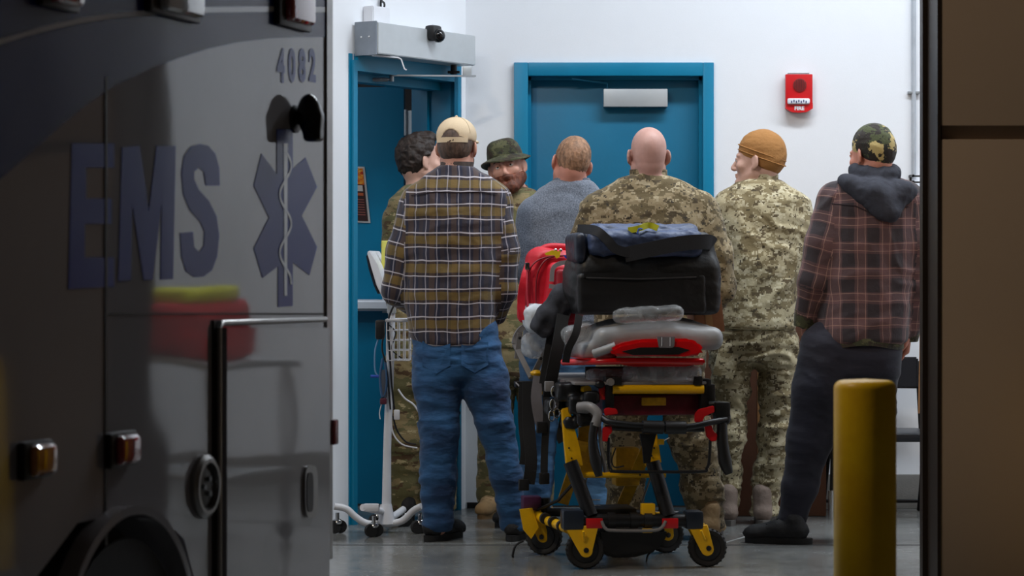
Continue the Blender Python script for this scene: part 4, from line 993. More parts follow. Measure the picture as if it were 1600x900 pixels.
def man_bucket():
    d = 11.78; h = Head(P(792, 262, d-.04), 172, 3, 13, 1.02)
    root, body, sh, tr, W = person(d, 'bearded person in camouflage bucket hat facing the camera between flannel shirt and grey jacket',
        [(291, 778, 826, .14), (300, 764, 842, .18), (314, 748, 858, .22), (345, 742, 866, .24), (420, 748, 860, .24), (500, 748, 858, .25), (545, 746, 860, .26)],
        [[(778, 540, 0, .095), (774, 670, .0, .08), (768, 772, 0, .074)], [(832, 540, 0, .095), (840, 670, 0, .08), (842, 775, 0, .07)]],
        h, [[(758, 340, 0, .062), (750, 430, .02, .055), (758, 505, .0, .045)], [(852, 340, 0, .062), (862, 430, .02, .055), (858, 505, .0, .045)]],
        m_camoC, m_camoC, m_skin, amp=(.003, .004), seed=4, jname='uniform_shirt')
    hair_shell(root, h, m_hairB, up=.006, front=.02, low=-.07, amp=.002)
    beard(root, h, m_beard)
    g = G()
    for x in (-1, 1): g.tube([h.w((x*.016, .096, .020)), h.w((x*.032, .097, .026)), h.w((x*.048, .086, .020))], [.0035, .0045, .002], 8, smooth=4)
    g.go('eyebrows', m_hairB, root)
    def b(f):
        h.ell(f, (0, -.012, .045), (.083, .101, .085), .001)
        f.rbox(h.w((0, -.012, .088)), (.068, .084, .044), .035, h.R, .03); f.half(h.w((0, 0, .046)), h.R @ np.array((0, .0, -1)))
    hat = soft('bucket_hat', m_camoH, root, h.c-.2, h.c+.22, .0055, b, amp=.0022, fr=(18, 18, 18))
    g = G(); n = 40; rings = []
    for r, z in ((0.0, .054), (1.0, .034), (1.0, .028), (0.0, .046)):
        rings.append([g.bm.verts.new(h.w(((.080+.040*r)*math.cos(t), -.012+(.098+.040*r)*math.sin(t), z+.010*r*math.sin(2*t+.6)-.006*r))) for t in np.linspace(0, 2*math.pi, n, endpoint=False)])
    for a_, b_ in zip(rings, rings[1:]+rings[:1]):
        for j in range(n): g.bm.faces.new([a_[j], a_[(j+1) % n], b_[(j+1) % n], b_[j]])
    g.go('hat_brim', m_camoH, hat)
    g = G(); c = W(801, 293); g.tube([(c[0]+.062*math.cos(t), c[1]+.062*math.sin(t)-.005, c[2]+.003-.010*(math.sin(t) < 0)) for t in np.linspace(0, 2*math.pi, 24, endpoint=False)], .012, 8, closed=True); g.go('collar', M('brown_undershirt', (92, 76, 54), 0.9), sh)
    shoe(root, P(768, 0, d).x, d-.02, 165, m_bootT, M('boot_sole_tan', (120, 96, 64), 0.8), shaft=.06, name='boot'); shoe(root, P(842, 0, d).x, d-.02, 190, m_bootT, M('boot_sole_tan', (120, 96, 64), 0.8), shaft=.06, name='boot')
def man_grey():
    d = 11.2; h = Head(P(893, 256, d), 12, -4, 11, 1.02)
    root, body, sh, tr, W = person(d, 'person with cropped sandy hair and heather grey jacket, back turned, behind the red backpack',
        [(281, 862, 924, .17), (296, 842, 936, .19), (312, 826, 946, .21), (330, 816, 952, .24), (380, 814, 952, .27), (460, 818, 948, .27), (550, 816, 950, .28)],
        [[(846, 545, 0, .098), (842, 670, -.01, .082), (838, 800, 0, .066)], [(922, 545, 0, .098), (932, 670, 0, .080), (940, 800, 0, .066)]],
        h, [[(832, 334, 0, .070), (822, 420, 0, .062), (850, 480, .14, .046)], [(938, 334, 0, .070), (952, 420, 0, .060), (930, 480, .14, .046)]],
        m_grey, m_jeansL, m_skinR, amp=(.003, .005), seed=6, jname='jacket')
    hair_shell(root, h, m_hairS, up=.004, front=.055, low=-.052, amp=.0012, fr=(70, 70, 70), fade=-.004)
    g = G(); c = W(893, 284); g.tube([(c[0]+.080*math.cos(t), c[1]+.074*math.sin(t), c[2]) for t in np.linspace(.6*math.pi, 2.4*math.pi, 26)], .01, flat=(.014, .034), up=(0, 0, 1)); bmesh.ops.bevel(g.bm, geom=list(g.bm.edges), offset=.004, segments=2, affect='EDGES'); g.go('collar', m_grey, sh)
    shoe(root, P(826, 0, d).x, d-.01, 62, m_shoeB, m_sole); shoe(root, P(942, 0, d).x, d, -20, m_shoeB, m_sole)
def man_bald():
    d = 10.78; h = Head(P(1013, 243, d), 6, 0, 0, 1.04)
    root, body, sh, tr, W = person(d, 'bald person in digital camouflage uniform, back turned, behind the loaded stretcher',
        [(272, 984, 1042, .16), (283, 962, 1066, .19), (298, 936, 1092, .22), (315, 922, 1106, .25), (345, 918, 1112, .28), (420, 926, 1106, .29), (500, 930, 1100, .29), (580, 930, 1102, .30)],
        [[(982, 575, 0, .108), (976, 690, -.01, .088), (978, 812, 0, .078)], [(1054, 575, 0, .115), (1082, 690, -.02, .096), (1098, 770, 0, .088), (1106, 824, 0, .07)]],
        h, [[(934, 330, 0, .080), (906, 400, 0, .070), (930, 470, .15, .050)], [(1098, 330, 0, .080), (1118, 400, .0, .074), (1124, 450, .0, .066), (1104, 492, .15, .048)]],
        m_camoA, m_camoA, m_skinB, amp=(.0055, .008), seed=8, jname='uniform_jacket')
    g = G(); c = W(1013, 273); g.tube([(c[0]+.078*math.cos(t), c[1]+.070*math.sin(t), c[2]+.004) for t in np.linspace(.6*math.pi, 2.4*math.pi, 26)], .01, flat=(.012, .036), up=(0, 0, 1)); g.go('collar', m_camoA, sh)
    shoe(root, P(978, 0, d).x, d, 8, m_bootG, m_soleG, shaft=.03, name='boot'); shoe(root, P(1110, 0, d).x, d-.03, -14, m_bootT, m_soleG, shaft=.03, name='boot')
def man_beanie():
    d = 11.38; h = Head(P(1184, 252, d), 72, 3, 0, 1.05)
    root, body, sh, tr, W = person(d, 'person in tan beanie and light camouflage uniform, face in profile to the left',
        [(279, 1166, 1214, .15), (288, 1150, 1228, .19), (300, 1134, 1246, .22), (314, 1124, 1258, .25), (345, 1120, 1262, .27), (400, 1124, 1256, .28), (450, 1122, 1248, .28), (490, 1120, 1244, .29), (517, 1117, 1243, .30)],
        [[(1144, 540, 0, .106), (1141, 610, 0, .084), (1141, 680, -.02, .064), (1138, 740, 0, .058), (1136, 796, 0, .054)], [(1213, 540, 0, .106), (1217, 610, 0, .084), (1213, 680, -.01, .076), (1202, 740, 0, .070), (1194, 796, 0, .064)]],
        h, [[(1138, 322, 0, .068), (1124, 390, .03, .058), (1130, 450, .16, .046)], [(1246, 326, 0, .072), (1258, 400, 0, .062), (1248, 470, .06, .050)]],
        m_camoB, m_camoB, m_skinP, amp=(.006, .009), seed=10, jname='uniform_jacket')
    def b(f):
        h.ell(f, (0, -.018, .050), (.083, .106, .094), .001); h.ell(f, (0, -.052, .005), (.072, .066, .070), .04)
        f.half(h.w((0, .06, .018)), h.R @ np.array((0, .50, -1)))
    be = soft('beanie', m_bean, root, h.c-.2, h.c+.22, .005, b, amp=.0018, fr=(10, 10, 34))
    g = G()
    for k in range(2): g.tube([h.w(((.086+.001*k)*math.cos(t), -.018+(.108)*math.sin(t), .046+.022*k-.62*(.018-.108*math.sin(t))*.5-.024)) for t in np.linspace(0, 2*math.pi, 40, endpoint=False)], .0028, 6, closed=True)
    g.go('knit_fold', m_bean, be)
    g = G(); c = W(1190, 279); g.tube([(c[0]+.072*math.cos(t), c[1]+.068*math.sin(t), c[2]) for t in np.linspace(.6*math.pi, 2.4*math.pi, 26)], .01, flat=(.012, .036), up=(0, 0, 1)); g.go('collar', m_camoB, sh)
    seam_on(sh, [(1122, 512), (1150, 514), (1180, 515), (1210, 515), (1238, 513)], d, 'hem_seam', M('olive_seam', (84, 76, 50), 0.9))
    g = G()
    for (x, y) in ((1122, 556),):
        q = P(x, y, d); yy = surf_y(tr, q.x+.02, q.z); g.box((q.x+.03, yy-.004, q.z-.02), (.10, .02, .16), .008, Matrix.Rotation(.25, 3, 'Y'))
    g.go('cargo_pocket', m_camoB, tr)
    shoe(root, P(1135, 0, d).x, d, 6, m_bootG, m_soleG, shaft=.05, name='boot'); shoe(root, P(1192, 0, d).x, d, -6, m_bootG, m_soleG, shaft=.05, name='boot')
def man_maroon():
    d = 10.58; h = Head(P(1362, 243, d), 38, -4, 0, 1.0)
    hd = [{'dr': (0.05, .35, -1), 'nm': (1, .2, 0), 'curl': .5, 'side': -1}, {}]
    root, body, sh, tr, W = person(d, 'person in maroon checked overshirt, charcoal hood and camouflage beanie, right of the bollard',
        [(272, 1334, 1394, .17, .0), (284, 1312, 1412, .21), (300, 1298, 1424, .24), (325, 1290, 1430, .27), (380, 1292, 1428, .29), (440, 1288, 1424, .29), (490, 1282, 1420, .30), (530, 1276, 1416, .31), (538, 1278, 1412, .30)],
        [[(1296, 545, 0, .128), (1282, 610, 0, .118), (1264, 690, .01, .094), (1250, 760, 0, .074), (1236, 818, 0, .060)], [(1362, 545, 0, .122), (1362, 640, .02, .10), (1358, 700, .02, .085), (1352, 815, .04, .062)]],
        h, [[(1306, 312, 0, .082), (1288, 380, -.02, .078), (1272, 440, -.01, .070), (1260, 496, .03, .052)], [(1414, 312, 0, .080), (1426, 380, 0, .072), (1428, 450, .02, .064), (1420, 515, .06, .052)]],
        m_plaid7, m_navy, m_skinR, uvoff=(.03, .02), amp=(.0045, .003), seed=12, jname='overshirt', hands=hd)
    def b(f):
        h.ell(f, (0, -.014, .048), (.080, .101, .090), .001); h.ell(f, (0, -.05, .005), (.066, .058, .07), .04)
        f.half(h.w((0, .055, .012)), h.R @ np.array((0, .42, -1)))
    soft('beanie', m_camoK, root, h.c-.2, h.c+.22, .005, b, amp=.002, fr=(12, 12, 20))
    # hood lying on the shoulders
    def hb(f):
        c = W(1366, 272, .0); n_ = 14
        for i in range(n_):
            t = 2*math.pi*i/n_; t2 = 2*math.pi*(i+1)/n_; dz = lambda t: .010-.020*max(0, -math.sin(t))
            f.cone((c[0]+.078*math.cos(t), c[1]+.078*math.sin(t), c[2]+dz(t)), (c[0]+.078*math.cos(t2), c[1]+.078*math.sin(t2), c[2]+dz(t2)), .032, .032, .02)
        a_, b2, c2, e2 = W(1330, 288, -.10), W(1410, 296, -.10), W(1388, 330, -.150), W(1366, 300, -.145)
        f.cone(a_, c2, .030, .026, .03); f.cone(b2, c2, .034, .026, .03); f.cone(e2, c2, .04, .028, .03); f.cone(W(1318, 282, -.05), a_, .026, .030, .03); f.cone(W(1424, 300, -.04), b2, .026, .034, .03)
        f.ell(W(1364, 292, -.055), (.11, .08, .035), None, .03); f.ell(W(1368, 302, -.125), (.095, .030, .045), None, .04); f.ell(W(1380, 318, -.145), (.062, .026, .055), None, .03); f.cone(W(1322, 284, -.07), W(1374, 334, -.15), .020, .022, .03); f.cone(W(1424, 300, -.07), W(1394, 336, -.15), .022, .022, .03)
    soft('hood', m_hood, root, W(1366, 300)-.3, W(1366, 300)+.3, .008, hb, amp=.005, fr=(14, 10, 14), seed=2)
    # camouflage undershirt hem and cuffs
    g = G(); c0, c1 = W(1280, 536), W(1408, 536); cx = (c0[0]+c1[0])/2; hw = (c1[0]-c0[0])/2+.004
    pt = [(cx+hw*math.cos(t), d+.148*math.sin(t), c0[2]-.002+.010*math.sin(3*t)) for t in np.linspace(0, 2*math.pi, 40, endpoint=False)]
    g.tube(pt, .01, flat=(.014, .030), up=(0, 0, 1), closed=True); g.go('undershirt_hem', m_camoH, root)
    for a_, b_ in (((1262, 488), (1256, 512)), ((1420, 505), (1418, 532))):
        g = G(); g.tube([W(*a_, .03 if a_[0] < 1300 else .06), W(*b_, .035 if a_[0] < 1300 else .07)], [.058, .046], 20); g.go('cuff', m_camoH, root)
    seam_on(sh, [(1300, 318), (1335, 322), (1365, 336), (1400, 326), (1424, 322)], d, 'yoke_seam', M('dark_seam', (40, 28, 34), 0.9))
    q = W(1236, 0); shoe(root, W(1228, 0)[0], d-.02, 72, m_shoeB, m_sole, L=.30, name='shoe'); shoe(root, W(1352, 0, .04)[0], d+.06, 12, m_shoeB, m_sole)
for fn in (man_flannel, man_darkhair, man_bucket, man_grey, man_bald, man_beanie, man_maroon): fn()
# ------------------------------------------------------------------ powered stretcher
SY = math.radians(8); SN = np.array((-math.sin(SY), math.cos(SY))); SO = P(1010, 0, 9.70)
def T(px, py, k=0.0):
    """point seen at a pixel on the stretcher's cross plane k metres behind its front bar"""
    rx = (px-800)/F; d = (k+SO.x*SN[0]+9.70*SN[1])/(rx*SN[0]+SN[1]); return P(px, py, d)
SF = Vector((SN[0], SN[1], 0)); SR = Vector((SN[1], -SN[0], 0)); S3 = Matrix((SR, SF, Vector((0, 0, 1)))).transposed()
m_yel = M('yellow_powder_coat', (238, 184, 8), 0.35, var=0.1, vscale=14)
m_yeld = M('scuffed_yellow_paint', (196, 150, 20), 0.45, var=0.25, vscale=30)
m_blk = M('black_powder_coat', (26, 27, 30), 0.38, 0.2, var=0.2)
m_nvb = M('blue_black_plastic', (32, 40, 52), 0.3, var=0.15)
m_redg = M('red_gloss_shell', (206, 14, 22), 0.22, var=0.08, coat=0.5)
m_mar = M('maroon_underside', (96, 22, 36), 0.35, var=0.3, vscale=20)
m_vin = M('grey_vinyl', (146, 148, 150), 0.42, var=0.08, bump=0.0012, bscale=30)
m_gry = M('grey_rail_plastic', (126, 124, 124), 0.42, var=0.1)
m_strap = M('black_webbing', (24, 24, 26), 0.75, var=0.2, bump=0.0008, bscale=500); m_strapg = M('grey_webbing', (112, 108, 112), 0.7, var=0.15, bump=0.0008, bscale=500)
def film(name, col, al, rough=0.18):
    a = N(name); co = a.coord(); a.base(lin(col)); h = a.noise(co, 11, 2, 0.5, dist=1.5); a.bump(h, 0.008, 0.6)
    a.set(rough=rough, spec=0.8); f = a.ramp(a.noise(co, 7, 2, 0.5, dist=2.0), [(0.35, al*0.7), (0.65, min(1, al*1.35))]); a.l(f, a.b.inputs['Alpha']); return a.m
m_film = film('clear_plastic_film', (214, 220, 224), 0.34, 0.1)

def stretcher():
    R = thing('ambulance_stretcher', (SO.x, 9.95, 0), label='yellow and black powered ambulance stretcher loaded with bags, in front of the bald soldier', cat='stretcher')
    go = lambda g, n, m, p=R, sm=35, **kw: g.go(n, m, p, sm, **kw)
    tb = lambda nm, pts, r, m, p=R, **kw: go(G().tube([T(*q) for q in pts], r, **kw), nm, m, p)
    def poly(n, pts, k, depth, m, p=R, bev=0.0):
        g = G(); g.prism([T(x, y, k) for x, y in pts], SF*depth)
        if bev: bmesh.ops.bevel(g.bm, geom=list(g.bm.edges), offset=bev, segments=2, affect='EDGES')
        return go(g, n, m, p)
    def bx(n, x0, x1, y0, y1, k0, k1, m, p=R, bev=.004):
        a, b = T(x0, y1, k0), T(x1, y0, k0); c = (a+b)/2+SF*(k1-k0)/2
        return go(G().box(c, (abs((b-a).dot(SR)), abs(k1-k0), abs(b.z-a.z)), bev, S3), n, m, p)
    # casters
    def caster(hx, hy, k, fork, turn, rr=.0765):
        c = T(hx, hy, k); c.z = rr+.001; ax = (Matrix.Rotation(turn, 3, 'Z') @ Vector((0, -1, 0)))
        pr = [(.030, -.016), (.052, -.013), (.058, -.017), (rr-.006, -.017), (rr, -.009), (rr+.001, 0), (rr, .009), (rr-.006, .017), (.058, .017), (.052, .013), (.030, .016)]
        g = G().lathe(c, pr, 40, axis=ax)
        u = ax.cross(Vector((0, 0, 1))); 
        for i in range(24):
            t = 2*math.pi*i/24; q = c+(u*math.cos(t)+Vector((0, 0, 1))*math.sin(t))*(rr-.001); g.box(q, (.008, .030, .004), 0, Matrix((u*-math.sin(t)+Vector((0, 0, 1))*math.cos(t), ax, u*math.cos(t)+Vector((0, 0, 1))*math.sin(t))).transposed())
        wv = go(g, 'wheel', m_blackm)
        go(G().lathe(c, [(.030, -.020), (.050, -.017), (.052, 0), (.050, .017), (.030, .020)], 28, axis=ax), 'wheel_disc', m_black, wv)
        for s in (1, -1):
            g = G(); pp = []
            off = ax*(.024*s); base = T(hx, hy, k)
            for x, y in fork: q = T(x, y, k); q2 = c+(q-base); pp.append(Vector((q2.x, q2.y, q2.z))+off)
            g.prism(pp, ax*(.007*s)); bmesh.ops.bevel(g.bm, geom=list(g.bm.edges), offset=.002, segments=1, affect='EDGES'); fk = go(g, 'caster_fork', m_yel, wv)
            if s == 1:
                go(G().lathe(c+off+ax*.007, [(.011, 0), (.011, .004), (.006, .006)], 8, axis=ax), 'axle_bolt', m_black, wv)
                e0, e1 = pp[0]*.28+pp[1]*.22+pp[2]*.5, c*.55+(pp[0]+pp[1])*.225+off; g = G(); g.tube([(pp[0]+pp[1])/2*.8+c*.2+off*.9+ax*.008, c*.62+(pp[0]+pp[1])*.19+off*.5+ax*.012], .005, 8); go(g, 'fork_rib', m_yel, wv)
    hubs = lambda cx, cy, r: [(cx+r*math.cos(t), cy+r*math.sin(t)) for t in np.linspace(-.35, math.pi-.1, 10)]
    caster(914, 862, 0.0, [(880, 825), (934, 823)]+hubs(914, 863, 10.5), .12)
    caster(1105, 863, 0.0, [(1073, 829), (1103, 826)]+hubs(1103, 865, 10), .12)
    caster(850, 838, .50, [(822, 796), (848, 796)]+hubs(852, 838, 9), -.35)
    caster(1040, 842, .50, [(1020, 806), (1046, 806)]+hubs(1040, 842, 9), .3)
    for x, y, k in ((852, 792, .5), (1036, 806, .5)): go(G().cyl(T(x, y-14, k), T(x, y+8, k), .020), 'caster_stem', m_blk)
    # base frame
    cb = tb('front_crossbar', [(902, 813, 0), (1080, 813, 0)], .026, m_blk, n=20)
    bx('end_block', 880, 913, 797, 829, -.035, .05, m_nvb, cb, .012); bx('end_block', 1073, 1100, 799, 828, -.035, .05, m_nvb, cb, .012)
    bx('red_bumper', 916, 942, 810, 826, -.032, -.015, m_red, cb, .003); bx('red_bumper', 1035, 1060, 810, 826, -.032, -.015, m_red, cb, .003)
    tb('bumper_rod', [(940, 814, -.03), (946, 826, -.035), (960, 829, -.035), (1020, 829, -.035), (1034, 824, -.035), (1040, 814, -.03)], .0065, m_gry, cb, n=8, smooth=3)
    for x in (955, 990, 1012): go(G().cyl(T(x-6, 813, 0), T(x+6, 813, 0), .031), 'bar_collar', m_black, cb)
    poly('pump_cover', [(933, 827), (1044, 827), (1040, 846), (1026, 862), (990, 872), (954, 872), (940, 864)], .03, .42, m_black, bev=.012)
    bl = tb('base_side_rail', [(836, 803, .50), (852, 812, .40), (888, 826, .03)], .020, m_yel, n=16)
    for a, b in ((.30, .34), (.55, .59), (.80, .84)):
        p0, p1 = T(836, 803, .5), T(888, 826, .03); go(G().cyl(p0.lerp(p1, a), p0.lerp(p1, b), .0235), 'tie_strap', m_strap, bl)
    tb('base_side_rail', [(1086, 813, .03), (1062, 806, .50)], .020, m_blk, n=16)
    tb('rear_crossbar', [(836, 800, .5), (1060, 804, .5)], .018, m_blk, n=14)
    cp = bx('corner_cap', 818, 846, 776, 798, .46, .54, M('plum_plastic', (74, 34, 70), 0.4), bl, .006)
    poly('corner_plate', [(812, 796), (832, 794), (842, 824), (830, 842), (818, 828)], .44, .015, m_yel, bl)
    tb('rear_strut', [(905, 745, .15), (872, 782, .35), (832, 800, .5)], .007, m_blk, n=8)
    bx('yellow_latch', 1003, 1024, 787, 806, -.01, .03, m_yel); bx('latch_tongue', 1004, 1020, 826, 833, -.03, -.01, m_yel)
    bx('battery_pack', 930, 995, 795, 806, .05, .25, m_black)
    for y in (781, 790): go(G().tube([T(925, y, .12), T(938, y, .12)], .0025, 6), 'label_edge', m_white)
    tb('safety_hook', [(818, 845, .42), (806, 852, .42), (801, 868, .42), (803, 872, .42)], .005, m_blk, n=8, smooth=3)
    tb('safety_hook', [(1020, 860, .2), (1012, 868, .2), (1010, 878, .2)], .004, m_blk, n=8, smooth=3)
    # folding legs
    tb('outer_leg', [(891, 722, .05), (923, 806, .0)], .029, m_blk, n=20, cap=True); tb('outer_leg', [(1020, 722, .05), (1044, 806, .0)], .029, m_blk, n=20)
    poly('leg_knuckle', [(878, 640), (890, 636), (906, 700), (912, 728), (886, 732), (882, 690)], .06, .035, m_yel, bev=.004)
    poly('leg_knuckle', [(1012, 672), (1026, 672), (1034, 724), (1010, 730), (1006, 700)], .06, .035, m_yel, bev=.004)
    poly('side_plate', [(904, 668), (926, 664), (930, 742), (908, 744)], .16, .012, m_yeld)
    for (a, b, c_, e) in ((1016, 690, 974, 786), (912, 686, 880, 784)):
        go(G().tube([T(a, b, .12), T(c_, e, .46)], .02, flat=(.048, .024), up=(0, 1, 0)), 'inner_leg', m_yeld)
        go(G().tube([T(a+14, b+20, .14), T(c_+26, e+6, .46)], .004, 6), 'brake_cable', m_gry)
    tb('leg_crossbar', [(903, 742, .09), (1040, 742, .09)], .012, m_yel, n=14)
    for x, y in ((1022, 700), (1018, 712), (889, 700), (893, 716), (940, 742), (1000, 742)):
        go(G().lathe(T(x, y, .055 if y != 742 else .076), [(.004, 0), (.004, .003), (.002, .004)], 8, axis=-SF), 'bolt', m_black)
    bx('lift_motor', 962, 1000, 700, 760, .3, .4, m_yeld, bev=.01)
    # litter frame
    for a, b in ((1104, 1060), (918, 824)): tb('litter_rail', [(a, 609, .02), (b, 611, .85)], .017, m_yel, n=14)
    tb('foot_bar', [(957, 608, -.01), (1099, 608, -.01)], .0185, m_yel, n=20)
    bx('foot_deck', 898, 1104, 596, 602, -.02, .9, m_gry); bx('deck_side', 862, 905, 596, 606, .2, .8, m_black)
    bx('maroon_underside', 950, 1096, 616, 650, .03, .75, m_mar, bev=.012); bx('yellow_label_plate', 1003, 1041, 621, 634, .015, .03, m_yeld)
    for a, b, c_, e in ((1095, 1112, 592, 650), (946, 960, 588, 640), (1102, 1118, 600, 636)): bx('corner_bracket', a, b, c_, e, -.015, .06, m_blk, bev=.008)
    bx('end_cap', 958, 972, 589, 602, -.03, 0, m_black); bx('end_cap', 1084, 1098, 588, 602, -.03, 0, m_black)
    go(G().lathe(T(954, 597, -.04), [(.012, -.03), (.016, 0), (.014, .01)], 16, axis=-SF), 'release_knob', m_gry)
    # black mechanism cluster at the left of the litter
    def cl(f):
        for x, y, k, r in ((886, 612, .10, .045), (905, 632, .06, .045), (922, 620, .03, .03), (868, 636, .2, .04), (912, 655, .05, .032), (890, 660, .1, .03), (935, 600, .02, .018)):
            c = T(x, y, k); f.rbox(c, (r, .05, r*.8), .012, np.array(S3), .012)
    c0 = T(900, 630, .1); soft('mechanism_housing', m_blk, R, c0-Vector((.25, .3, .2)), c0+Vector((.25, .3, .2)), .008, cl, amp=.003, fr=(20, 20, 20))
    go(G().lathe(T(918, 637, -.01), [(.022, -.04), (.024, 0), (.018, .012)], 18, axis=(.9, -.4, 0)), 'pivot_drum', m_gry)
    # push handle and grips
    hb = tb('push_handle', [(940, 652, -.06), (955, 660, -.09), (1003, 665, -.10), (1072, 667, -.10), (1110, 660, -.09), (1136, 655, -.06)], .0125, m_blk, n=14, smooth=4)
    tb('handle_grip', [(1004, 667, -.10), (1036, 668, -.10)], .026, m_black, hb, n=18); tb('handle_grip', [(1039, 668, -.10), (1071, 668, -.10)], .026, m_black, hb, n=18)
    for a in (0,):
        tb('side_handle', [(1108, 632, -.02), (1130, 634, -.04), (1137, 655, -.06), (1128, 662, -.06)], .013, m_blk, hb, n=12, smooth=4)
        tb('side_grip', [(1128, 660, -.06), (1129, 690, -.06), (1133, 722, -.06), (1139, 740, -.06)], [.021, .022, .027, .016], m_black, hb, n=16, smooth=3)
    bx('handle_block', 1118, 1142, 628, 656, -.07, -.01, m_blk, hb, .012)
    tb('side_handle', [(905, 636, .0), (922, 636, -.04), (934, 648, -.06), (930, 665, -.06)], .020, m_gry, hb, n=14, smooth=4)
    tb('side_grip', [(929, 660, -.06), (926, 690, -.06), (931, 720, -.06), (936, 744, -.06)], [.017, .018, .024, .014], m_black, hb, n=16, smooth=3); tb('grip_bracket', [(936, 664, -.05), (940, 700, -.05), (946, 738, -.05)], .008, m_gry, hb, n=8)
    for pts in ([(944, 640), (950, 637), (964, 639), (966, 647), (946, 650)], [(1086, 648), (1092, 640), (1116, 634), (1117, 644), (1100, 650), (1098, 660), (1086, 660)], [(942, 668), (956, 666), (957, 676), (950, 680), (950, 690), (942, 690)], [(1102, 664), (1112, 664), (1114, 674), (1121, 678), (1120, 689), (1112, 690), (1104, 682)]):
        poly('release_lever', pts, -.075, .018, m_red, bev=.003)
    bx('lever_mount', 936, 950, 600, 625, .0, .03, m_redg)
    poly('hanger_bracket', [(1000, 678), (1026, 678), (1020, 700), (1016, 724), (1006, 724), (1004, 700)], -.08, .012, m_blk)
    tb('rear_push_bar', [(945, 668, .0), (1000, 671, .0), (1100, 671, .0)], .010, m_blk, n=10)
    tb('drop_loop', [(951, 684, -.06), (951, 722, -.06), (955, 733, -.06), (966, 737, -.06), (1092, 737, -.06), (1104, 732, -.06), (1108, 720, -.06), (1110, 684, -.06)], .0062, m_blk, n=10, smooth=3)
    tb('cable', [(962, 700, .0), (956, 718, .0), (960, 730, .0), (975, 728, .0)], .003, m_blk, n=6, smooth=4); tb('tag_string', [(1046, 684, .05), (1034, 690, .05)], .002, m_white, n=6)
    bx('yellow_tag', 1027, 1038, 686, 695, .04, .045, m_yel)
    # mattress with shell
    def mt(f):
        f.rbox(T(1004, 526, .33), (.262, .37, .045), .04, np.array(S3), .02); f.ell(T(1014, 520, .16), (.240, .20, .072), np.array(S3), .04)
        f.rbox(T(918, 545, .30), (.075, .3, .035), .025, np.array(S3), .03)
    c0 = T(1000, 525, .3); mo = soft('mattress', m_vin, R, c0-Vector((.42, .6, .15)), c0+Vector((.42, .6, .18)), .0105, mt, amp=.0018, fr=(9, 9, 9))
    poly('red_shell', [(952, 546), (968, 537), (1000, 530), (1078, 529), (1092, 535), (1102, 547), (1096, 555), (1070, 557), (960, 557)], -.10, .12, m_redg, bev=.012)
    poly('shell_hollow', [(972, 549), (1000, 543), (1060, 542), (1078, 547), (1060, 554), (990, 555)], -.104, .02, m_black)
    tb('grey_side_pad', [(928, 553, -.04), (945, 547, -.06), (962, 541, -.07)], .018, m_vin, n=12, smooth=3)
    st = poly('mattress_strap', [(1027, 526), (1055, 526), (1054, 541), (1050, 544), (1030, 544)], -.108, .012, m_strapg, bev=.002)
    for x in (1034, 1047): tb('strap_stitching', [(x, 527, -.110), (x, 541, -.110)], .0012, m_white, st, n=6)
    tb('lower_red_rail', [(880, 566, .12), (930, 565, -.03), (1000, 564, -.06), (1098, 565, -.06)], .0135, m_redg, n=14, smooth=4)
    poly('lower_red_plate', [(900, 560), (1100, 560), (1103, 567), (1070, 573), (990, 573), (960, 568)], -.03, .3, m_redg, bev=.004)
    bx('support_post', 990, 1004, 556, 598, .25, .3, m_black); bx('support_post', 1070, 1084, 556, 598, .3, .35, m_black); bx('back_panel', 915, 1090, 572, 596, .35, .37, m_black)
    # grey folding side rail on the left
    sr = G().tube([T(804, 537, .62), T(806, 526, .62), T(814, 514, .6), T(826, 510, .58), T(846, 516, .54), T(864, 523, .5), T(869, 530, .5)], .01, flat=(.022, .024), up=SF, smooth=3).go('side_rail_loop', m_gry, R)
    for pts in ([(804, 537, .62), (816, 562, .6), (830, 590, .56)], [(868, 524, .5), (848, 556, .53), (832, 588, .56)], [(888, 488, .36), (868, 536, .42), (838, 602, .5)], [(812, 520, .6), (808, 560, .62)], [(878, 545, .4), (852, 598, .46)]):
        go(G().tube([T(*q) for q in pts], .01, flat=(.022, .020), up=SF), 'side_rail_bar', m_gry, sr)
    for x, y in ((866, 528), (845, 560), (812, 528)): go(G().lathe(T(x, y, .47), [(.007, 0), (.007, .004), (.003, .006)], 8, axis=-SF), 'rivet', m_black, sr)
    go(G().ball(T(838, 583, .48), .02, 12, (1.3, 1, .7)), 'yellow_release', m_yel, sr)
    # hanging restraint straps
    def strp(n, pts, w_, m, th=.004): return go(G().tube([T(*q) for q in pts], .01, flat=(w_, th), up=SF, smooth=4), n, m)
    strp('restraint_strap', [(818, 600, .42), (816, 650, .42), (820, 700, .41), (818, 726, .41)], .036, m_strap); strp('restraint_strap', [(826, 596, .38), (826, 660, .38), (830, 720, .37), (826, 756, .38)], .050, m_strap)
    strp('restraint_strap', [(852, 590, .30), (854, 650, .30), (851, 700, .30), (850, 742, .30)], .030, m_strap); strp('restraint_strap', [(876, 598, .2), (884, 640, .2), (878, 680, .2), (880, 690, .2)], .042, m_strap)
    strp('grey_restraint_strap', [(842, 588, .32), (838, 620, .31), (842, 650, .31), (846, 664, .31)], .044, m_strapg); strp('grey_restraint_strap', [(880, 594, .16), (872, 614, .14), (868, 640, .14)], .020, m_strapg)
    strp('lap_belt', [(880, 492, .2), (872, 540, .16), (862, 590, .18), (858, 620, .22)], .050, m_strap, .006); strp('lap_belt', [(866, 500, .3), (856, 560, .3), (850, 600, .3)], .040, m_strap, .006)
    strp('lap_belt', [(905, 492, .0), (900, 520, -.03), (888, 545, -.02), (884, 566, .0)], .030, m_strap, .006)
    for (x, y, k) in ((818, 758, .37), (850, 748, .29), (846, 668, .30)): bx('buckle', x-7, x+9, y-9, y+9, k-.012, k+.012, m_black, bev=.005)
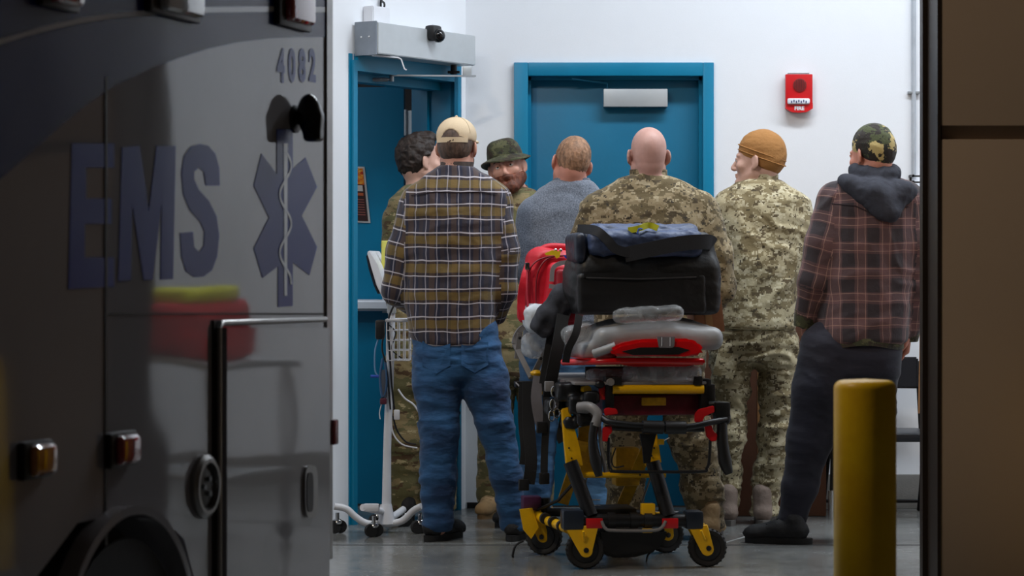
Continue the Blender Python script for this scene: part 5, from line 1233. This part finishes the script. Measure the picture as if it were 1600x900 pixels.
    for (x, y) in ((866, 612), (864, 632), (870, 645), (862, 650)):
        go(G().tube([T(x+4.5*math.cos(t), y+8*math.sin(t), .12) for t in np.linspace(0, 2*math.pi, 14, endpoint=False)], .0028, 6, closed=True), 'steel_link', m_chrome)
    bx('rail_hinge', 852, 866, 596, 612, .14, .17, m_gry); bx('rail_hinge', 806, 832, 596, 606, .5, .56, m_black); tb('thin_rod', [(806, 598, .5), (820, 612, .45), (838, 632, .35)], .0035, m_gry, n=6)
    return R
stretcher()

# ------------------------------------------------------------------ what lies on the stretcher
def big_bag():
    R = thing('equipment_bag', T(1004, 492, .2), label='large black soft equipment bag with blue top cover lying on the stretcher', cat='bag')
    mb = M('black_nylon', (17, 18, 21), 0.5, var=0.2, bump=0.0015, bscale=60); mbl = M('slate_blue_nylon', (62, 76, 108), 0.5, var=0.3, vscale=25, bump=0.006, bscale=26); mdn = M('dark_navy_nylon', (30, 38, 56), 0.45, var=0.25, bump=0.003, bscale=30)
    S = np.array(S3)
    def b(f):
        f.rbox(T(1003, 448, .20), (.290, .185, .110), .035, S, .02); f.rbox(T(1003, 400, .21), (.272, .165, .095), .05, S, .06)
        f.rbox(T(1104, 450, .2), (.030, .13, .075), .02, S, .02); f.ell(T(893, 440, .2), (.03, .13, .085), S, .02)
    c0 = T(1003, 425, .2); body = soft('bag_body', mb, R, c0-Vector((.42, .32, .26)), c0+Vector((.42, .32, .26)), .0085, b, amp=.003, fr=(7, 7, 12), seed=3)
    def t(f): f.rbox(T(998, 381, .17), (.232, .168, .050), .03, S, .01); f.rbox(T(998, 366, .22), (.215, .15, .036), .03, S, .03)
    soft('top_cover', mbl, body, c0-Vector((.42, .32, .26)), c0+Vector((.42, .32, .26)), .0075, t, amp=.0055, fr=(11, 11, 22), seed=5)
    def fp(f): f.rbox(T(1003, 459, .028), (.262, .02, .082), .016, S, .01)
    soft('front_pocket', mb, body, c0-Vector((.42, .32, .26)), c0+Vector((.42, .32, .26)), .007, fp, amp=.002, fr=(8, 8, 10))
    z = G().tube([T(916, 434, .004), T(1000, 436, .002), T(1088, 433, .004)], .0035, 8).go('zip', M('dull_zip', (76, 74, 74), 0.35, 0.6), body)
    G().tube([T(912, 430, .006), T(1000, 431, .004), T(1092, 430, .006)], .01, flat=(.020, .006), up=SF).go('zip_flap', mb, body)
    def sp(f): f.rbox(T(1112, 438, .12), (.018, .09, .07), .015, S, .01)
    soft('side_pocket', mdn, body, c0-Vector((.42, .32, .26)), c0+Vector((.42, .32, .26)), .007, sp, amp=.004, fr=(16, 16, 16))
    def strap(pts, wd, par=body, n='shoulder_strap'): 
        g = G().tube([T(*q) for q in pts], .01, flat=(wd, .006), up=SF, smooth=5); return g.go(n, M('black_strap', (30, 32, 38), 0.7, bump=.0006, bscale=400), par)
    strap([(903, 358, .10), (930, 360, -.0), (948, 374, -.02), (962, 389, -.02), (984, 395, -.015)], .038); strap([(976, 398, -.012), (1010, 391, -.022), (1060, 381, -.022), (1106, 378, .0), (1114, 384, .08)], .060)
    def lf(f): f.rbox(T(900, 388, .14), (.022, .13, .06), .02, S, .01)
    soft('corner_panel', mdn, body, c0-Vector((.42, .32, .26)), c0+Vector((.42, .32, .26)), .007, lf, amp=.003, fr=(14, 14, 14))
    G().tube([T(982, 360, .02), T(998, 357, .0), T(1014, 352, .02), T(1028, 357, .01)], .008, flat=(.024, .008), up=SF, smooth=4).go('yellow_key_band', M('yellow_green_band', (190, 190, 30), 0.5), R)
    G().tube([T(996, 366, -.01), T(998, 358, -.01), T(1004, 358, -.01)], .003, 8, smooth=3).go('blue_clip', M('blue_clip', (40, 80, 180), 0.4), R)
big_bag()
def backpack():
    R = thing('red_backpack', T(858, 504, .5), label='bright red medical backpack standing on the stretcher left of the black bag', cat='backpack')
    mr = M('red_nylon', (204, 22, 44), 0.5, var=0.14, bump=0.003, bscale=30); mr2 = M('faded_red_nylon', (190, 50, 66), 0.5, var=0.12, bump=0.003, bscale=30); mg = M('grey_reflective_tape', (150, 142, 146), 0.4)
    rt = Matrix.Rotation(math.radians(7), 3, 'Y'); S = np.array(S3 @ rt); c0 = T(858, 445, .52); bb_ = (c0-Vector((.3, .3, .28)), c0+Vector((.3, .3, .28)))
    def b(f): f.rbox(T(866, 447, .52), (.130, .085, .155), .055, S, .02); f.rbox(T(828, 462, .52), (.035, .07, .115), .03, S, .03)
    body = soft('pack_body', mr, R, *bb_, .0075, b, amp=.003, fr=(8, 8, 8), seed=2)
    def p(f): f.rbox(T(880, 456, .42), (.078, .035, .118), .034, S, .01)
    pk = soft('front_pocket', mr, body, *bb_, .0065, p, amp=.002, fr=(12, 12, 12))
    def p2(f): f.rbox(T(886, 450, .385), (.052, .014, .072), .012, S, .01)
    soft('inner_flap', mr2, body, *bb_, .006, p2, amp=.002, fr=(14, 14, 14))
    for pts in ([(862, 440, .364), (864, 420, .364), (874, 412, .364), (892, 409, .364)], [(858, 447, .364), (895, 452, .364)]):
        G().tube([T(*q) for q in pts], .01, flat=(.018, .006), up=SF, smooth=4).go('reflective_trim', mg, pk)
    for xo in (0, -14):
        G().tube([T(838+xo, 500, .42), T(838+xo, 440, .42), T(846+xo, 414, .42), T(862+xo*.6, 402, .43), T(893, 399, .43)], .0035, 8, smooth=5).go('piping', M('dark_red_piping', (130, 12, 30), 0.5), body)
    G().tube([T(834, 408, .52), T(846, 392, .5), T(862, 386, .5), T(895, 388, .5)], .017, 12, smooth=5).go('top_handle', mr, body)
    G().tube([T(826, 412, .46), T(818, 440, .42), T(814, 470, .42), T(817, 500, .42)], .01, flat=(.030, .010), up=SF, smooth=5).go('shoulder_strap', mr, body)
    G().tube([T(824, 420, .42), T(823, 455, .40), T(826, 486, .40)], .004, 8, smooth=4).go('zip_cord', mr2, body)
    G().box(T(824, 416, .41), (.02, .008, .03), .004, S3).go('steel_clip', m_chrome, body)
    g = G(); g.prism([T(x, y, .425) for x, y in ((851, 396), (862, 391), (876, 393), (874, 402), (869, 404), (866, 399), (853, 399))], SF*-.004); tg = g.go('yellow_tag', M('yellow_tag', (236, 206, 30), 0.5), R)
    g = G(); g.prism([T(x, y, .42) for x, y in ((880, 399), (893, 398), (893, 405), (884, 404))], SF*-.004); g.go('blue_tag', M('blue_tag', (30, 70, 190), 0.5), R)
    g = G()
    for x in (868, 876): g.ball(T(x, 391, .44), .008, 10)
    g.go('zip_pulls', m_chrome, R)
backpack()
def sft(name, label, cat, mat, c, hs, rr, h=.008, amp=.006, fr=(12, 12, 12), seed=0, tilt=0, part='body', more=None):
    S = np.array(S3 @ Matrix.Rotation(math.radians(tilt), 3, 'Y')); c = Vector(c); m = max(hs)+.08
    def b(f):
        f.rbox(c, hs, rr, S, .01)
        if more: more(f, S)
    f = Fld(c-Vector((m, m, m)), c+Vector((m, m, m)), h); b(f); V, Q = f.verts(1); V = folds(V, Q, amp, fr, seed)
    o = qmesh(name, V, Q, mat); tag(o, label, cat); return o
sft('linen_bundle', 'white linen bundle stuffed under the red backpack on the stretcher', 'linen', M('white_linen', (206, 214, 222), 0.8, var=0.05, bump=0.003, bscale=30), T(843, 497, .42), (.062, .09, .055), .035, seed=1)
def jk(f, S): f.rbox(T(850, 505, .30), (.040, .03, .045), .02, S, .03); f.rbox(T(884, 462, .30), (.045, .05, .035), .025, S, .04)
sft('dark_jacket', 'crumpled dark grey jacket draped between the red backpack and black bag', 'jacket', M('dark_grey_cloth', (48, 50, 58), 0.85, var=0.25, bump=0.004, bscale=30), T(870, 483, .30), (.050, .05, .055), .03, amp=.010, seed=5, tilt=35, more=jk)
sft('oxygen_mask_bag', 'clear plastic packet lying on the grey mattress under the black bag', 'packet', m_film, T(1012, 491, -.02), (.135, .05, .027), .02, amp=.005, fr=(16, 16, 16), seed=7, tilt=-3)
sft('tubing_bag', 'larger clear plastic bag on the deck just above the yellow foot bar', 'packet', m_film, T(1034, 584, .05), (.150, .08, .036), .028, amp=.006, fr=(14, 14, 14), seed=9)
sft('folded_packet', 'small clear plastic packet on the deck left of the larger clear bag', 'packet', m_film, T(955, 588, .12), (.09, .08, .024), .018, amp=.006, fr=(16, 16, 16), seed=11)
sft('rolled_bandage_pack', 'clear wrapped grey pack left on the mattress beside the side rail', 'packet', m_film, T(905, 520, .15), (.07, .05, .030), .02, amp=.008, fr=(16, 16, 16), seed=12, tilt=-20)
sft('plastic_wrap', 'crumpled clear plastic wrap inside the grey side rail loop', 'packet', m_film, T(838, 540, .52), (.05, .05, .045), .03, amp=.010, fr=(16, 16, 16), seed=13)
def carton2():
    R = thing('small_carton', T(1108, 515, .42), label='small tan cardboard carton peeping out right of the black bag', cat='box')
    a, b = T(1078, 520, .42), T(1124, 458, .42); g = G().box((a+b)/2, (abs(b.x-a.x), .14, abs(b.z-a.z)), .003, S3 @ Matrix.Rotation(math.radians(-6), 3, 'Y')); bo = g.go('body', m_card, R)
    G().box((a+b)/2+Vector((.01, -.072, .0)), (.03, .002, abs(b.z-a.z)*.9), 0, S3 @ Matrix.Rotation(math.radians(-6), 3, 'Y')).go('packing_tape', M('tan_tape', (150, 110, 72), 0.3), bo)
carton2()

# ------------------------------------------------------------------ vital signs stand
def stand():
    d = 11.02; W = lambda x, y, dd=0: P(x, y, d+dd)
    c = W(605, 800); R = thing('vital_signs_stand', (c.x, d, 0), label='white wheeled vital signs stand with wire basket and cables at the left doorway', cat='medical stand')
    G().tube([W(604, 800), W(605, 700), W(608, 620), W(611, 540), W(613, 455)], [.022, .018, .018, .016, .015], 16, smooth=3).go('column', m_white, R)
    b = G(); b.tube([W(604, 818), W(604, 806), W(603, 788)], [.040, .034, .026], 18); bs = b.go('base_hub', m_white, R)
    for pts in ([(522, 791, -.05), (541, 795, -.04), (556, 808, -.03), (574, 818, -.02), (600, 818, 0)], [(602, 819, 0), (628, 814, -.02), (646, 798, -.04), (659, 791, -.06)], [(600, 800, 0), (582, 796, -.10), (567, 793, -.20)], [(604, 812, 0), (598, 806, .12), (590, 796, .24)], [(604, 812, 0), (616, 806, .12), (630, 796, .24)]):
        G().tube([W(*q) for q in pts], .016, 12, smooth=5).go('base_leg', m_white, bs)
    G().box(W(580, 793, -.18), (.075, .05, .035), .012).go('foot_pedal', m_white, bs)
    for x, dd in ((527, -.05), (584, -.20), (656, -.06), (590, .24), (630, .24)):
        q = W(x, 0, dd); g = G(); g.lathe((q.x-.012, q.y, .030), [(.012, -.01), (.029, -.010), (.030, 0), (.029, .010), (.012, .01)], 20, axis=(.5, -.86, 0)); g.lathe((q.x+.012, q.y+.02, .030), [(.012, -.01), (.029, -.010), (.030, 0), (.029, .010), (.012, .01)], 20, axis=(.5, -.86, 0)); cw = g.go('caster_wheel', m_blackm, bs)
        g = G(); g.cyl((q.x, q.y, .05), (q.x, q.y, .095), .009, 10); g.ball((q.x, q.y+.01, .052), .022, 12, (1.1, .9, .7)); g.go('caster_hood', m_chrome, bs)
    # tilted monitor seen edge on
    g = G(); e = [(573, 394), (578, 391), (590, 414), (597, 436), (604, 458), (598, 466), (588, 446), (580, 418)]; g.prism([W(x, y, -.10) for x, y in e], (0.03, .24, 0)); bmesh.ops.bevel(g.bm, geom=list(g.bm.edges), offset=.004, segments=2, affect='EDGES'); mo = g.go('monitor', m_white, R)
    g = G(); e = [(574, 398), (579, 420), (587, 446), (592, 458), (590, 459), (584, 446), (576, 420), (572, 400)]; g.prism([W(x, y, -.085) for x, y in e], (0.03, .21, 0)); g.go('screen', M('dark_screen', (30, 34, 44), 0.12), mo)
    G().tube([W(600, 460), W(608, 462), W(613, 468)], .014, 10, smooth=3).go('tilt_bracket', m_alud, R)
    G().box(W(612, 478), (.040, .05, .07), .008).go('mount_block', m_alu, R)
    g = G(); g.prism([W(x, y, .02) for x, y in ((596, 376), (600, 378), (600, 420), (596, 418))], (.03, .01, 0)); g.go('yellow_note_edge', M('yellow_card', (200, 196, 90), 0.6), mo)
    # basket
    x0, x1 = W(606, 0).x, W(641, 0).x; y0, y1 = d-.11, d+.05; z0, z1 = W(0, 562).z, W(0, 500).z
    bk = G().tube([(x0, y0, z1), (x1, y0, z1), (x1, y1, z1), (x0, y1, z1)], .008, 8, closed=True).go('basket_rim', m_white, R)
    g = G(); n = 0
    for i in range(5):
        x = x0+(x1-x0)*i/4; G().tube([(x, y0, z1), (x, y0, z0), (x, y1, z0), (x, y1, z1)], .0025, 6).go('basket_wire', m_white, bk)
    for k in range(1, 5):
        z = z1-(z1-z0)*k/4; G().tube([(x0, y0, z), (x1, y0, z), (x1, y1, z), (x0, y1, z)], .0025, 6, closed=True).go('basket_wire', m_white, bk)
    G().box(W(594, 515, -.03), (.042, .05, .088), .010).go('black_module', m_black, R)
    G().tube([W(591, 530, -.04), W(586, 548, -.04), W(586, 578, -.04), W(591, 588, -.04)], .0035, 8, smooth=4).go('thermometer_cord', M('pale_blue_cord', (110, 150, 190), 0.4), R)
    G().cyl(W(579, 588, -.04), W(592, 588, -.04), .007, 10).go('cord_clip', M('blue_clip', (40, 80, 180), 0.4), R)
    for pts, m, r in (([(600, 520), (597, 545), (604, 575), (610, 640)], m_black, .004), ([(615, 478), (607, 500), (608, 540), (612, 600), (616, 640)], m_black, .0045), ([(606, 506), (618, 520), (612, 545), (628, 560)], m_black, .003), ([(598, 560), (594, 590), (598, 620), (604, 600), (602, 566)], M('blue_hose', (56, 90, 130), 0.5), .006), ([(622, 608), (632, 622), (646, 632), (655, 645)], m_white, .004), ([(612, 652), (614, 676), (628, 694), (652, 700)], m_white, .0035), ([(614, 650), (620, 672), (634, 690), (650, 694)], m_black, .004), ([(596, 632), (593, 645), (594, 655)], m_white, .0025)):
        G().tube([W(x, y, -.05) for x, y in pts], r, 8, smooth=5).go('cable', m, R)
    G().box(W(600, 600, -.04), (.028, .03, .13), .010).go('cuff_pouch', M('grey_cuff', (72, 78, 92), 0.8), R)
    G().box(W(599, 627, -.045), (.030, .03, .028), .006).go('maroon_plug', M('maroon_plastic', (80, 26, 44), 0.5), R)
    G().box(W(620, 648, -.05), (.026, .02, .045), .005).go('power_adapter', m_white, R)
stand()

# ------------------------------------------------------------------ trolley further right in the bay, seen only as a reflection in the ambulance
def hidden_trolley():
    x, y = 2.25, 9.75; R = thing('supply_trolley', (x, y, 0), label='steel trolley right in the bay, seen only mirrored in the ambulance side', cat='trolley')
    G().box((x, y, .78), (.9, .6, .03), .008).go('deck', m_alu, R)
    for sx in (-1, 1):
        for sy in (-1, 1): G().cyl((x+sx*.4, y+sy*.26, .08), (x+sx*.4, y+sy*.26, .78), .014, 10).go('leg', m_chrome, R); G().lathe((x+sx*.4, y+sy*.26-.012, .042), [(.01, 0), (.04, 0), (.04, .024), (.01, .024)], 18, axis=(0, 1, 0)).go('caster_wheel', m_blackm, R)
    G().box((x, y, .3), (.84, .54, .02), .006).go('shelf', m_alu, R)
hidden_trolley()
sft('red_blanket', 'folded red blanket on the far trolley, mirrored in the ambulance side', 'blanket', M('red_wool', (190, 26, 30), 0.8), (2.2, 9.7, .92), (.30, .24, .12), .06, seed=21)
sft('yellow_vest', 'crumpled yellow vest on top of the red blanket, mirrored in the ambulance side', 'vest', M('hi_vis_yellow', (220, 220, 30), 0.7), (2.08, 9.66, 1.07), (.14, .14, .035), .03, seed=22)
sft('white_towel', 'white towel roll beside the red blanket, mirrored in the ambulance side', 'towel', M('white_linen', (206, 214, 222), 0.8), (2.60, 9.7, .90), (.08, .2, .09), .05, seed=23)
